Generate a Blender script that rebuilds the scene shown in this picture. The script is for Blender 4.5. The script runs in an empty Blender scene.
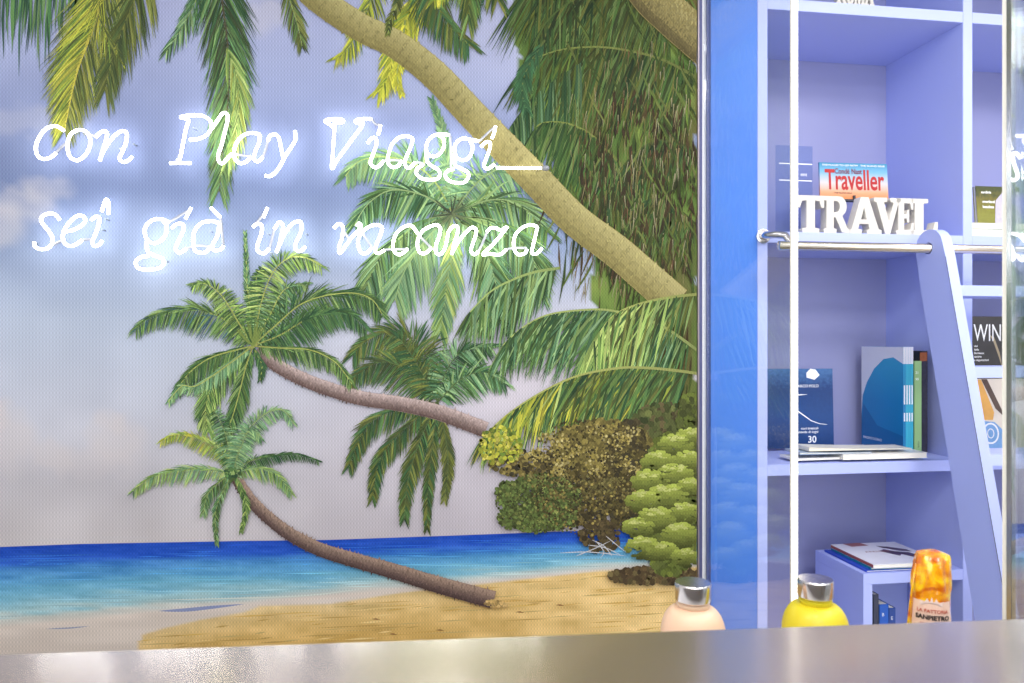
import bpy, bmesh, math, random
import numpy as np
from mathutils import Vector, Matrix
C = bpy.context.scene.collection
R = math.radians
# ------------------------------------------------------------------ camera
YAW = R(5.0); H = 1.40; F = 740.0
cam = bpy.data.cameras.new('camera'); camo = bpy.data.objects.new('camera', cam); C.objects.link(camo)
cam.sensor_width = 36; cam.lens = 36*F/1024; cam.clip_start = .02
camo.location = (0, 0, H); camo.rotation_euler = (R(90), 0, -YAW)
cam.dof.use_dof = True; cam.dof.focus_distance = 1.75; cam.dof.aperture_fstop = 9
bpy.context.scene.camera = camo
# ------------------------------------------------------------------ world, lights, exposure
vs = bpy.context.scene.view_settings
vs.view_transform = 'Standard'; vs.look = 'None'; vs.gamma = 1; vs.use_curve_mapping = False; vs.exposure = 0.0
w = bpy.data.worlds.new('world'); bpy.context.scene.world = w; w.use_nodes = True
w.node_tree.nodes['Background'].inputs[0].default_value = (.75, .86, 1, 1)
w.node_tree.nodes['Background'].inputs[1].default_value = 1.0
def area(name, loc, rot, sx, sy, power, col=(1, 1, 1), parent=None):
    l = bpy.data.lights.new(name, 'AREA'); l.shape = 'RECTANGLE'; l.size = sx; l.size_y = sy; l.energy = power; l.color = col
    o = bpy.data.objects.new(name, l); C.objects.link(o); o.location = loc; o.rotation_euler = rot
    if parent: o.parent = parent
    return o
area('daylight', (0.0, -2.95, 1.5), (R(90), 0, 0), 4.4, 2.3, 106, (.96, .98, 1))      # daylight through the shop window behind the camera
PANELS = [(-1.1, .15, 12), (.05, .15, 12), (-1.1, -1.3, 20), (.05, -1.3, 20), (1.45, 1.0, 20), (2.4, 1.0, 14), (1.12, .05, 25)]
# ------------------------------------------------------------------ pixel -> place helpers
ca, sa = math.cos(YAW), math.sin(YAW)
def ray(px, py):
    u = px-512; v = 341.5-py
    return Vector((u*ca+F*sa, -u*sa+F*ca, v))
def P(px, py, Y):
    r = ray(px, py); t = Y/r.y
    return Vector((r.x*t, Y, H+r.z*t))
def PZ(px, py, Z):                      # hit with a horizontal plane
    r = ray(px, py); t = (Z-H)/r.z
    return Vector((r.x*t, r.y*t, Z))
def PD(px, py, z):                      # at camera depth z
    r = ray(px, py)*(z/F)
    return Vector((r.x, r.y, H+r.z))
YM = 2.0
XM = P(697, 341, YM).x                  # right edge of the mural
XG = P(704, 341, YM).x                  # plane of the glass partition
O0 = P(757.5, 341, YM)                  # front left corner of the bookcase
BB = R(3.4); es = Vector((math.cos(BB), math.sin(BB), 0)); ed = Vector((-math.sin(BB), math.cos(BB), 0))
O2 = Vector((O0.x, O0.y, 0))
def hit(px, py, d):                     # bookcase frame: along s, height z, on the plane of depth d
    r = ray(px, py); t = (d+O2.dot(ed))/r.dot(ed); p = r*t
    return (p-O2).dot(es), H+p.z
def hits(px, py, s):                    # depth and height on the plane s = const
    r = ray(px, py); t = (s+O2.dot(es))/r.dot(es); p = r*t
    return (p-O2).dot(ed), H+p.z
def SW(s, d, z): return O2+es*s+ed*d+Vector((0, 0, z))
def lin(c): return tuple(((x/255)/12.92 if x/255 <= .04045 else ((x/255+.055)/1.055)**2.4) for x in c)
# ------------------------------------------------------------------ materials
def mat(name, rgb, rough=.5, metal=0, noise=0, nscale=20, spec=.5, emit=0, trans=0, coat=0, aniso=None, stretch=None, bump=0, sss=0):
    m = bpy.data.materials.new(name); m.use_nodes = True; nt = m.node_tree; b = nt.nodes['Principled BSDF']
    col = lin(rgb)
    b.inputs['Base Color'].default_value = (*col, 1); b.inputs['Roughness'].default_value = rough; b.inputs['Metallic'].default_value = metal
    b.inputs['Specular IOR Level'].default_value = spec; b.inputs['Transmission Weight'].default_value = trans; b.inputs['Coat Weight'].default_value = coat
    if sss: b.inputs['Subsurface Weight'].default_value = sss; b.inputs['Subsurface Radius'].default_value = (.02, .015, .01); b.inputs['Subsurface Scale'].default_value = 1
    if emit: b.inputs['Emission Color'].default_value = (*col, 1); b.inputs['Emission Strength'].default_value = emit
    if aniso is not None: b.inputs['Anisotropic'].default_value = aniso
    if noise or bump:
        tc = nt.nodes.new('ShaderNodeTexCoord'); mp = nt.nodes.new('ShaderNodeMapping'); n = nt.nodes.new('ShaderNodeTexNoise')
        nt.links.new(tc.outputs['Object'], mp.inputs[0]); nt.links.new(mp.outputs[0], n.inputs['Vector'])
        if stretch: mp.inputs['Scale'].default_value = stretch
        n.inputs['Scale'].default_value = nscale; n.inputs['Detail'].default_value = 4
        if noise:
            mx = nt.nodes.new('ShaderNodeMix'); mx.data_type = 'RGBA'
            mx.inputs['A'].default_value = (*[max(0, c*(1-noise)) for c in col], 1); mx.inputs['B'].default_value = (*[min(1, c*(1+noise)) for c in col], 1)
            nt.links.new(n.outputs['Fac'], mx.inputs['Factor']); nt.links.new(mx.outputs['Result'], b.inputs['Base Color'])
        if bump:
            bp = nt.nodes.new('ShaderNodeBump'); bp.inputs['Strength'].default_value = bump; bp.inputs['Distance'].default_value = .002
            nt.links.new(n.outputs['Fac'], bp.inputs['Height']); nt.links.new(bp.outputs[0], b.inputs['Normal'])
    return m
def glass(name, f0, rough, tint=(1, 1, 1)):
    m = bpy.data.materials.new(name); m.use_nodes = True; nt = m.node_tree; nt.nodes.clear()
    out = nt.nodes.new('ShaderNodeOutputMaterial'); mx = nt.nodes.new('ShaderNodeMixShader')
    tr = nt.nodes.new('ShaderNodeBsdfTransparent'); tr.inputs[0].default_value = (*tint, 1)
    gl = nt.nodes.new('ShaderNodeBsdfGlossy'); gl.inputs['Roughness'].default_value = rough
    lw = nt.nodes.new('ShaderNodeLayerWeight'); lw.inputs['Blend'].default_value = .5
    fr = nt.nodes.new('ShaderNodeMath'); fr.operation = 'POWER'; fr.inputs[1].default_value = 5; nt.links.new(lw.outputs['Facing'], fr.inputs[0])
    f5 = nt.nodes.new('ShaderNodeMath'); f5.operation = 'MULTIPLY'; f5.inputs[1].default_value = .6; nt.links.new(fr.outputs[0], f5.inputs[0]); fr = f5
    ad = nt.nodes.new('ShaderNodeMath'); ad.operation = 'ADD'; ad.use_clamp = True; ad.inputs[1].default_value = f0
    n = nt.nodes.new('ShaderNodeTexNoise'); n.inputs['Scale'].default_value = 3; bp = nt.nodes.new('ShaderNodeBump'); bp.inputs['Strength'].default_value = .05; bp.inputs['Distance'].default_value = .002
    nt.links.new(n.outputs['Fac'], bp.inputs['Height']); nt.links.new(bp.outputs[0], gl.inputs['Normal'])
    nt.links.new(fr.outputs[0], ad.inputs[0]); nt.links.new(ad.outputs[0], mx.inputs[0])
    nt.links.new(tr.outputs[0], mx.inputs[1]); nt.links.new(gl.outputs[0], mx.inputs[2]); nt.links.new(mx.outputs[0], out.inputs[0])
    return m
M = dict(
    white=mat('white_paint', (236, 236, 238), .6, noise=.02),
    floor=mat('floor_boards', (176, 166, 152), .4, noise=.15, nscale=6, stretch=(1, 12, 1)),
    blue=mat('blue_wall_paint', (62, 122, 216), .5, noise=.06, nscale=4),
    peri=mat('periwinkle_lacquer', (178, 189, 244), .45, noise=.015, nscale=8),
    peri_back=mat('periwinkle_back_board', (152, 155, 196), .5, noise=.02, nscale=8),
    steel=mat('brushed_steel', (205, 205, 208), .22, 1, noise=.05, nscale=60),
    cap=mat('polished_cap_steel', (218, 212, 210), .2, 1, noise=.05, nscale=40),
    warm_steel=mat('satin_rail_steel', (226, 216, 200), .25, 1, noise=.04, nscale=60),
    alu=mat('aluminium', (198, 196, 215), .35, 1, noise=.04),
    cream=mat('cream_profile', (246, 243, 232), .4, noise=.02),
    dark=mat('dark_rubber', (50, 52, 60), .6, noise=.1),
    letter=mat('white_painted_wood', (206, 202, 194), .6, noise=.06, nscale=60, bump=.2),
    pages=mat('paper_pages', (240, 236, 224), .8, noise=.06, nscale=8, stretch=(1, 1, 120)),
    ink=mat('white_ink', (245, 245, 245), .6, noise=.01),
    black_ink=mat('black_ink', (40, 30, 34), .6, noise=.05),
    red=mat('red_ink', (176, 12, 18), .4, noise=.05),
    dred=mat('dark_red_ink', (120, 24, 56), .4, noise=.05),
    neon=None, grey_tube=None)
def emis(name, rgb, s, wave=False):
    m = bpy.data.materials.new(name); m.use_nodes = True; nt = m.node_tree; b = nt.nodes['Principled BSDF']
    b.inputs['Base Color'].default_value = (.9, .9, .9, 1); b.inputs['Roughness'].default_value = .3
    b.inputs['Emission Color'].default_value = (*rgb, 1); b.inputs['Emission Strength'].default_value = s
    if wave:                             # single diodes showing through the diffuser
        tc = nt.nodes.new('ShaderNodeTexCoord'); wv = nt.nodes.new('ShaderNodeTexWave'); wv.bands_direction = 'Z'; wv.inputs['Scale'].default_value = 39
        mr = nt.nodes.new('ShaderNodeMapRange'); mr.inputs['To Min'].default_value = s*.42; mr.inputs['To Max'].default_value = s*1.25
        nt.links.new(tc.outputs['Object'], wv.inputs['Vector']); nt.links.new(wv.outputs['Fac'], mr.inputs['Value']); nt.links.new(mr.outputs[0], b.inputs['Emission Strength'])
    return m
M['neon'] = emis('lit_neon_glass', (1, .99, .97), 7.8)
M['led'] = emis('led_diffuser', (1, .93, .76), 1.8, True)
M['grey_tube'] = mat('unlit_glass_tube', (150, 152, 160), .15, noise=.03)
M['clear'] = mat('clear_acrylic_clip', (150, 160, 172), .1, noise=.02)
# ------------------------------------------------------------------ mesh helpers
def link(name, me, m, parent=None, loc=None, smooth=False):
    o = bpy.data.objects.new(name, me); C.objects.link(o)
    for mm in (m if isinstance(m, (list, tuple)) else [m]): me.materials.append(mm)
    if parent: o.parent = parent
    if loc is not None: o.location = loc
    if smooth: me.polygons.foreach_set('use_smooth', [True]*len(me.polygons))
    return o
def me_from(verts, faces, name='m'):
    me = bpy.data.meshes.new(name); me.from_pydata([tuple(v) for v in verts], [], faces); me.update(); return me
def bm_box(bm, x0, x1, y0, y1, z0, z1, bevel=0):
    r = bmesh.ops.create_cube(bm, size=1, matrix=Matrix.Translation(((x0+x1)/2, (y0+y1)/2, (z0+z1)/2)) @ Matrix.Diagonal((x1-x0, y1-y0, z1-z0, 1)))
    if bevel:
        es_ = {e for v in r['verts'] for e in v.link_edges}
        bmesh.ops.bevel(bm, geom=list(es_), offset=bevel, segments=2, affect='EDGES')
def boxes(name, lst, m, parent=None, bevel=0, loc=None):
    bm = bmesh.new()
    for b in lst: bm_box(bm, *b, bevel=bevel)
    me = bpy.data.meshes.new(name); bm.to_mesh(me); bm.free()
    return link(name, me, m, parent, loc)
def sweep(pts, rad, seg=10, caps=True):
    vs_, fs = [], []; n = len(pts); up = None
    for i, p in enumerate(pts):
        t = (pts[min(i+1, n-1)]-pts[max(i-1, 0)]).normalized()
        if up is None: up = t.orthogonal().normalized()
        up = (up-t*up.dot(t)).normalized(); b = t.cross(up)
        rr = rad[i] if isinstance(rad, (list, tuple)) else rad
        for k in range(seg):
            a = 2*math.pi*k/seg; vs_.append(p+(up*math.cos(a)+b*math.sin(a))*rr)
    for i in range(n-1):
        for k in range(seg):
            k2 = (k+1) % seg; fs.append((i*seg+k, i*seg+k2, (i+1)*seg+k2, (i+1)*seg+k))
    if caps: fs.append(tuple(range(seg))[::-1]); fs.append(tuple((n-1)*seg+k for k in range(seg)))
    return vs_, fs
def tubes(name, paths, rad, m, parent=None, seg=10):
    V, Fc = [], []
    for p in paths:
        v, f = sweep(p, rad, seg); o = len(V); V += v; Fc += [tuple(i+o for i in q) for q in f]
    return link(name, me_from(V, Fc, name), m, parent, smooth=True)
def lathe(name, prof, m, parent=None, seg=64, loc=None, smooth=True):
    V, Fc = [], []
    for r, z in prof:
        for k in range(seg):
            a = 2*math.pi*k/seg; V.append((r*math.cos(a), r*math.sin(a), z))
    for i in range(len(prof)-1):
        for k in range(seg):
            k2 = (k+1) % seg; Fc.append((i*seg+k, i*seg+k2, (i+1)*seg+k2, (i+1)*seg+k))
    Fc.append(tuple(range(seg))[::-1]); Fc.append(tuple((len(prof)-1)*seg+k for k in range(seg)))
    o = link(name, me_from(V, Fc, name), m, parent, loc, smooth=smooth)
    o.data.set_sharp_from_angle(angle=R(38)); return o
def catmull(pts, sub=5):
    out = []; n = len(pts)
    for i in range(n-1):
        p0 = pts[max(i-1, 0)]; p1 = pts[i]; p2 = pts[i+1]; p3 = pts[min(i+2, n-1)]
        for k in range(sub):
            t = k/sub
            out.append(.5*((2*p1)+(p2-p0)*t+(2*p0-5*p1+4*p2-p3)*t*t+(3*p1-p0-3*p2+p3)*t**3))
    out.append(pts[-1]); return out
def thing(name, label, cat, loc=(0, 0, 0), rz=0, group=None, rot=None):
    o = bpy.data.objects.new(name, None); C.objects.link(o); o.location = loc; o.rotation_euler = rot or (0, 0, rz)
    o.empty_display_size = .05; o['label'] = label; o['category'] = cat
    if group: o['group'] = group
    return o
def tag(o, label, cat, group=None):
    o['label'] = label; o['category'] = cat
    if group: o['group'] = group
    return o
def struct(o): o['kind'] = 'structure'; return o
def eval_mesh(cu, name):
    o = bpy.data.objects.new('tmp', cu); C.objects.link(o); dg = bpy.context.evaluated_depsgraph_get()
    me = bpy.data.meshes.new_from_object(o.evaluated_get(dg)); me.name = name
    bpy.data.objects.remove(o); bpy.data.curves.remove(cu); return me
def text(name, s, size, m, parent, loc, rot=(R(90), 0, 0), sx=1, ext=.0001, bold=0, shear=0, align='LEFT', spacing=1):
    cu = bpy.data.curves.new('t', 'FONT'); cu.body = s; cu.size = size; cu.extrude = ext; cu.offset = bold; cu.shear = shear; cu.align_x = align; cu.space_character = spacing; cu.resolution_u = 4
    me = eval_mesh(cu, name); me.transform(Matrix.Diagonal((sx, 1, 1, 1))); me.materials.clear()
    o = link(name, me, m, parent, loc); o.rotation_euler = rot; return o
def shape(name, polys, thick, m, parent, loc, rot=(R(90), 0, 0), bevel=0):
    cu = bpy.data.curves.new('t', 'CURVE'); cu.dimensions = '2D'; cu.fill_mode = 'BOTH'; cu.extrude = thick/2; cu.bevel_depth = bevel
    for pl in polys:
        sp = cu.splines.new('POLY'); sp.points.add(len(pl)-1); sp.use_cyclic_u = True
        for q, (x, y) in zip(sp.points, pl): q.co = (x, y, 0, 1)
    me = eval_mesh(cu, name); me.materials.clear()
    o = link(name, me, m, parent, loc); o.rotation_euler = rot; return o
# ------------------------------------------------------------------ the room shell
XL, XR, YB, YF, ZC = -2.7, 3.6, 2.75, -3.0, 2.75
struct(boxes('floor', [(XL, XR, YF, YB, -.1, 0)], M['floor']))
struct(boxes('ceiling', [(XL, XR, YF, YB, ZC, ZC+.1)], M['white']))
struct(boxes('wall_left', [(XL-.1, XL, YF, YB, 0, ZC)], M['white']))
struct(boxes('wall_right', [(XR, XR+.1, YF, YB, 0, ZC)], M['white']))
struct(boxes('wall_back', [(XL, XG+.012, YM+.004, YM+.1, 0, ZC)], M['white']))
struct(boxes('wall_pier', [(XG+.012, O0.x-.001, YM, YM+.1, 0, ZC)], M['blue']))
struct(boxes('wall_rear', [(O0.x-.06, XR, 2.66, YB, 0, ZC)], M['white']))
struct(boxes('wall_front', [(XL, -2.3, YF-.1, YF, 0, ZC), (2.3, XR, YF-.1, YF, 0, ZC), (-2.3, 2.3, YF-.1, YF, 2.66, ZC), (-2.3, 2.3, YF-.1, YF, 0, .3)], M['white']))
struct(boxes('window_1', [(-2.3, -2.24, YF-.08, YF-.02, .3, 2.66), (2.24, 2.3, YF-.08, YF-.02, .3, 2.66), (-.03, .03, YF-.08, YF-.02, .3, 2.66), (-2.24, 2.24, YF-.08, YF-.02, .3, .36), (-2.24, 2.24, YF-.08, YF-.02, 2.6, 2.66)], M['alu']))
PN = ['over the front left of the mural', 'over the front right of the mural', 'left of the two behind the camera', 'right of the two behind the camera', 'over the left end of the bookcase', 'over the right end of the bookcase', 'added to brighten the ladder and bookcase']
for (x, y, p), nm in zip(PANELS, PN):  # unseen panels added to light the mural and bookcase; the last brightens the ladder
    t = thing('fill_light_panel', 'unseen square white ceiling light panel ' + nm, 'light', (x, y, ZC), 0, 'unseen ceiling light panels')
    boxes('frame', [(-.32, .32, -.32, -.3, -.03, 0), (-.32, .32, .3, .32, -.03, 0), (-.32, -.3, -.3, .3, -.03, 0), (.3, .32, -.3, .3, -.03, 0)], M['alu'], t)
    area('lamp', (0, 0, -.02), (0, 0, 0), .6, .6, p, (1, .98, .96), t)
# ------------------------------------------------------------------ the mural: paint strokes on canvas
rng = np.random.default_rng(7); random.seed(7)
def interp(x, pts): a = np.array(pts, float); return np.interp(x, a[:, 0], a[:, 1])
HORZ = [(-400, 552), (0, 547), (80, 544), (160, 542.5), (240, 541), (327, 540), (469, 535), (573, 531), (697, 528)]
WASH = [(-400, 640), (0, 623), (80, 616), (150, 608), (220, 603), (300, 594), (400, 585), (500, 577), (600, 567), (697, 562)]
SAND = [(-400, 760), (60, 690), (135, 656), (142, 634), (165, 627), (200, 619), (245, 611), (260, 605), (330, 603), (400, 592), (500, 581), (600, 570), (697, 566)]
def vnoise(x, y, s, seed=0):
    r = np.random.default_rng(seed); g = r.random((64, 64)); xs = (x/s) % 63; ys = (y/s) % 63
    xi = xs.astype(int); yi = ys.astype(int); fx = xs-xi; fy = ys-yi; fx = fx*fx*(3-2*fx); fy = fy*fy*(3-2*fy)
    a = g[yi, xi]; b = g[yi, (xi+1) % 64]; c = g[(yi+1) % 64, xi]; d = g[(yi+1) % 64, (xi+1) % 64]
    return (a*(1-fx)+b*fx)*(1-fy)+(c*(1-fx)+d*fx)*fy-.5
def ramp(t, stops):
    ts = [s[0] for s in stops]; return np.stack([np.interp(t, ts, [s[1][k] for s in stops]) for k in range(3)], -1)
def blob(x, y, cx, cy, rx, ry, soft=.25):
    d = np.sqrt(((x-cx)/rx)**2+((y-cy)/ry)**2); return np.clip((1-d)/soft, 0, 1)
def base(x, y):
    col = ramp(y, [(-140, (124, 132, 182)), (0, (150, 156, 196)), (60, (142, 152, 194)), (120, (124, 138, 184)), (190, (108, 126, 172)), (250, (132, 150, 186)), (320, (162, 174, 196)), (400, (174, 178, 194)), (470, (184, 180, 188)), (545, (192, 184, 186))])
    right = np.clip((x-150)/350, 0, 1)[..., None]*np.clip((y-250)/120, 0, 1)[..., None]
    col = col*(1-right)+np.array((192, 183, 194))*right
    tr = np.clip((x-330)/200, 0, 1)[..., None]*np.clip((150-y)/120, 0, 1)[..., None]
    col = col*(1-tr)+np.array((166, 170, 204))*tr
    g_ = col.mean(-1, keepdims=True); col = g_+(col-g_)*.76
    n = vnoise(x, y*1.6, 70, 1)*14+vnoise(x, y, 25, 2)*7; col = col+n[..., None]
    for cx, cy, rx, ry, k in [(20, 205, 48, 24, .42), (45, 190, 34, 15, .35), (-10, 225, 50, 30, .5), (5, 440, 42, 40, .55), (-5, 415, 22, 18, .5), (52, 455, 26, 20, .45), (118, 440, 40, 30, .55), (95, 462, 60, 20, .4), (112, 420, 20, 14, .5), (25, 120, 70, 18, .25), (265, 15, 30, 22, .35)]:
        m = blob(x+vnoise(x, y, 12, 5)*14, y+vnoise(x, y, 10, 6)*12, cx, cy, rx, ry, .5)[..., None]*k
        col = col*(1-m)+np.array((194, 186, 186))*m
    yh = interp(x, HORZ); yw = interp(x, WASH); ys = interp(x, SAND)
    q = (y-yh)/(yw-yh); jx = vnoise(x, y*9, 40, 8)
    rx = np.clip((x-200)/350, 0, 1)
    sea = ramp(np.clip(q*(1+.25*jx)-(rx*.10)*np.clip(q*3, 0, 1), 0, 1), [(0, (30, 74, 178)), (.20, (36, 84, 190)), (.30, (66, 128, 196)), (.45, (88, 154, 202)), (.65, (114, 176, 204)), (.85, (156, 196, 204)), (1, (194, 204, 200))])
    sea = sea+(vnoise(x, y*8, 30, 9)*26+vnoise(x, y*3, 5, 12)*14)[..., None]
    m = (y > yh)[..., None]; col = np.where(m, sea, col)
    wash = np.array((214, 202, 192))+(vnoise(x, y*5, 40, 10)*18)[..., None]
    a = np.clip((y-yw+5)/10, 0, 1)[..., None]; col = col*(1-a)+wash*a
    sand = ramp(np.clip((y-ys)/50, 0, 1), [(0, (216, 190, 138)), (.4, (220, 186, 120)), (1, (212, 172, 96))])
    warm = np.clip((x-350)/250, 0, 1)[..., None]; sand = sand*(1-warm)+np.array((224, 192, 128))*warm
    sand = sand+(vnoise(x, y*4, 30, 11)*34+vnoise(x, y, 6, 13)*14)[..., None]
    a = np.clip((y-ys)/2, 0, 1)[..., None]; col = col*(1-a)+sand*a
    # dark undergrowth behind the right hand fronds
    poly = [(512, -140), (515, 40), (520, 90), (545, 130), (560, 190), (600, 240), (585, 300), (600, 330), (590, 395), (540, 400), (520, 425), (575, 430), (640, 430), (700, 430), (700, -140)]
    inside = np.zeros_like(x, bool); xx = x+vnoise(x, y, 14, 3)*14; yy = y+vnoise(x, y, 14, 4)*14
    for i in range(len(poly)):
        x1, y1 = poly[i]; x2, y2 = poly[(i+1) % len(poly)]
        cnd = ((y1 > yy) != (y2 > yy)) & (xx < (x2-x1)*(yy-y1)/((y2-y1) or 1e-9)+x1); inside ^= cnd
    g = np.array((96, 118, 56))+(vnoise(x, y, 22, 14)*50)[..., None]*np.array((1, .8, .4)); br = np.clip(vnoise(x, y, 45, 15)*3+.25, 0, 1)[..., None]*np.clip((x-560)/80, 0, 1)[..., None]
    g = g*(1-br)+np.array((98, 80, 50))*br
    col = np.where(inside[..., None], g, col)
    return np.clip(col, 0, 255)
MV, MF, MC = [], [], []; nv = 0
gx = np.append(np.arange(-560, 697, 4.0), 697.0); gy = np.append(np.arange(-142, 852, 4.0), 852.0)
# the sharp coast lines get a finer grid
gy = np.unique(np.concatenate([gy, np.arange(524, 546, 1.5), [546.7, 547.2], np.arange(548.5, 660, 1.5)])); gxx, gyy = np.meshgrid(gx, gy); gyy = gyy+(interp(gxx, HORZ)-547)*np.clip(gyy/500, 0, 1)
bc = base(gxx, gyy)
def px2w(x, y, off):
    u = x-512; v = 341.5-y; Y = YM-off; t = Y/(-u*sa+F*ca); return np.stack([(u*ca+F*sa)*t, np.broadcast_to(Y, np.shape(x))*1.0, H+v*t], -1)
base_v = px2w(gxx, gyy, .001).reshape(-1, 3)
base_v[:, 2] = np.clip(base_v[:, 2], .0, ZC-.002)
MV.append(base_v); MC.append(bc.reshape(-1, 3)); nx_, ny_ = len(gx), len(gy)
ii = np.arange(nx_*ny_).reshape(ny_, nx_)
MF.append(np.stack([ii[:-1, :-1], ii[1:, :-1], ii[1:, 1:], ii[:-1, 1:]], -1).reshape(-1, 4)); nv = nx_*ny_
LAY = [0]; DS = [.80, .95]
def strip(pts, wid, c0, c1=None):
    """one brush stroke: centre line in photo px, widths, colour from base to tip"""
    global nv
    p = np.array(pts, float); n = len(p); wd = np.array(wid, float)
    t = np.gradient(p, axis=0); t /= (np.linalg.norm(t, axis=1)[:, None]+1e-9); nn = np.stack([-t[:, 1], t[:, 0]], -1)
    a = p+nn*wd[:, None]/2; b = p-nn*wd[:, None]/2
    x = np.minimum(np.concatenate([a[:, 0], b[:, 0]]), 696.8); y = np.concatenate([a[:, 1], b[:, 1]])
    LAY[0] += 1; off = .0012+(LAY[0] % 16)*6e-6+(LAY[0]//16)*3.6e-6
    MV.append(px2w(x, y, off))
    c0 = np.array(c0, float); c1 = c0 if c1 is None else np.array(c1, float)
    c0 = (c0.mean()+(c0-c0.mean())*DS[0])*DS[1]; c1 = (c1.mean()+(c1-c1.mean())*DS[0])*DS[1]
    k = np.linspace(0, 1, n)[:, None]; cc = c0*(1-k)+c1*k; MC.append(np.clip(np.concatenate([cc, cc]), 0, 255))
    i = np.arange(n-1); MF.append(np.stack([nv+i, nv+i+1, nv+n+i+1, nv+n+i], -1)); nv += 2*n
def curve(pts, n):
    p = catmull([Vector(q) for q in [(a, b, 0) for a, b in pts]], 8); p = np.array([(v.x, v.y) for v in p])
    s = np.concatenate([[0], np.cumsum(np.linalg.norm(np.diff(p, axis=0), axis=1))]); k = np.linspace(0, s[-1], n)
    return np.stack([np.interp(k, s, p[:, 0]), np.interp(k, s, p[:, 1])], -1), s[-1]
GREEN = [(62, 96, 52), (78, 118, 56), (96, 136, 62), (116, 150, 74), (52, 82, 46), (136, 164, 88), (84, 108, 50)]
DEEP = [(44, 84, 50), (56, 98, 58), (72, 112, 60), (60, 92, 44), (88, 130, 66)]
SOFT = [(116, 160, 110), (96, 146, 96), (140, 180, 120), (84, 130, 84), (150, 186, 110)]
YEL = [(190, 190, 50), (206, 200, 60), (150, 164, 50), (168, 176, 44), (110, 140, 48)]
OLIVE = [(92, 104, 42), (112, 122, 46), (80, 90, 44), (130, 136, 60), (66, 84, 46)]
LIME = [(160, 190, 90), (184, 204, 104), (140, 176, 78), (120, 160, 70)]
def frond(pts, L, step, pal, droop=.7, fwd=.8, spread=.9, w=2.2, sides=(1, -1), rib=(150, 168, 84), ribw=2.2, curl=.35, taper=(.35, 1, .45), jit=.18, pal2=None, start=.06):
    rp, ln = curve(pts, 60); n = int(ln/(step*.8)); tg = np.gradient(rp, axis=0); tg /= np.linalg.norm(tg, axis=1)[:, None]
    for i in range(n):
        k = start+(1-start)*(i+random.random())/n; j = min(59, int(k*59)); p = rp[j]; d = tg[j]
        for s in sides:
            nrm = np.array([-d[1], d[0]])*s
            v = d*fwd*(1+.4*k)+nrm*spread+np.array([0, droop]); v = v+np.array([random.uniform(-jit, jit), random.uniform(-jit, jit)]); v /= np.linalg.norm(v)+1e-9
            pr = np.interp(k, [0, .4, 1], taper); l = L*pr*random.uniform(.75, 1.12)
            end = p+v*l+np.array([d[0]*.1, curl])*l*random.uniform(.5, 1.2)*.6
            mid = p+v*l*.55
            q = np.array([p*(1-a)**2+mid*2*a*(1-a)+end*a*a for a in (0, .25, .5, .75, 1)])
            pl = pal2 if (pal2 and random.random() < k*.7) else pal
            c = np.array(random.choice(pl), float)*random.uniform(.82, 1.16)
            ww = w*random.uniform(.55, 1.1)*.9; strip(q, [ww*.6, ww, ww*.95, ww*.6, .15], c*.92, c*1.1)
    if ribw: strip(rp, np.linspace(ribw, ribw*.35, 60), np.array(rib)*.85, np.array(rib)*1.1)
def trunk(pts, w0, w1, top, mid, bot, rings=True):
    LAY[0] += 420
    rp, ln = curve(pts, 70); tg = np.gradient(rp, axis=0); tg /= np.linalg.norm(tg, axis=1)[:, None]; nn = np.stack([-tg[:, 1], tg[:, 0]], -1)
    nn = np.where(nn[:, 1:2] > 0, -nn, nn)              # towards the upper side
    wd = np.linspace(w0, w1, 70)
    strip(rp, wd, mid)
    for k in range(9):
        f = -.42+k*.105; c = np.array(bot)*(1-k/8)+np.array(top)*(k/8); strip(rp+nn*(wd*f)[:, None], wd*.125, c*random.uniform(.95, 1.05), c*random.uniform(.95, 1.05))
    for k in range(int(ln*w1*.22)):
        j = random.randrange(1, 68); f = random.uniform(-.47, .47); p = rp[j]+nn[j]*wd[j]*f; l = random.uniform(1.5, 4)
        c = (np.array(bot)*(.5-f)+np.array(top)*(.5+f))*random.uniform(.86, 1.13); th = random.uniform(0, 3.14); dr = np.array([math.cos(th)*.5, math.sin(th)])
        strip(np.array([p-dr*l, p, p+dr*l]), [.3, random.uniform(1, 2.4), .3], c)
def dabs(n, cx, cy, rx, ry, pal, s=(2, 5), inside=None):
    for k in range(n):
        a = random.uniform(0, 6.283); r = math.sqrt(random.random()); x = cx+rx*r*math.cos(a); y = cy+ry*r*math.sin(a)
        if x > 699: continue
        c = np.array(random.choice(pal), float)*random.uniform(.8, 1.2); l = random.uniform(*s); th = random.uniform(0, 3.14); dx, dy = math.cos(th)*l/2, math.sin(th)*l/2
        strip([(x-dx, y-dy), (x-dx*.4, y-dy*.4), (x+dx*.4, y+dy*.4), (x+dx, y+dy)], [l*.25, l*.8, l*.8, l*.25], c)
DS[:] = [1, 1]
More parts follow.
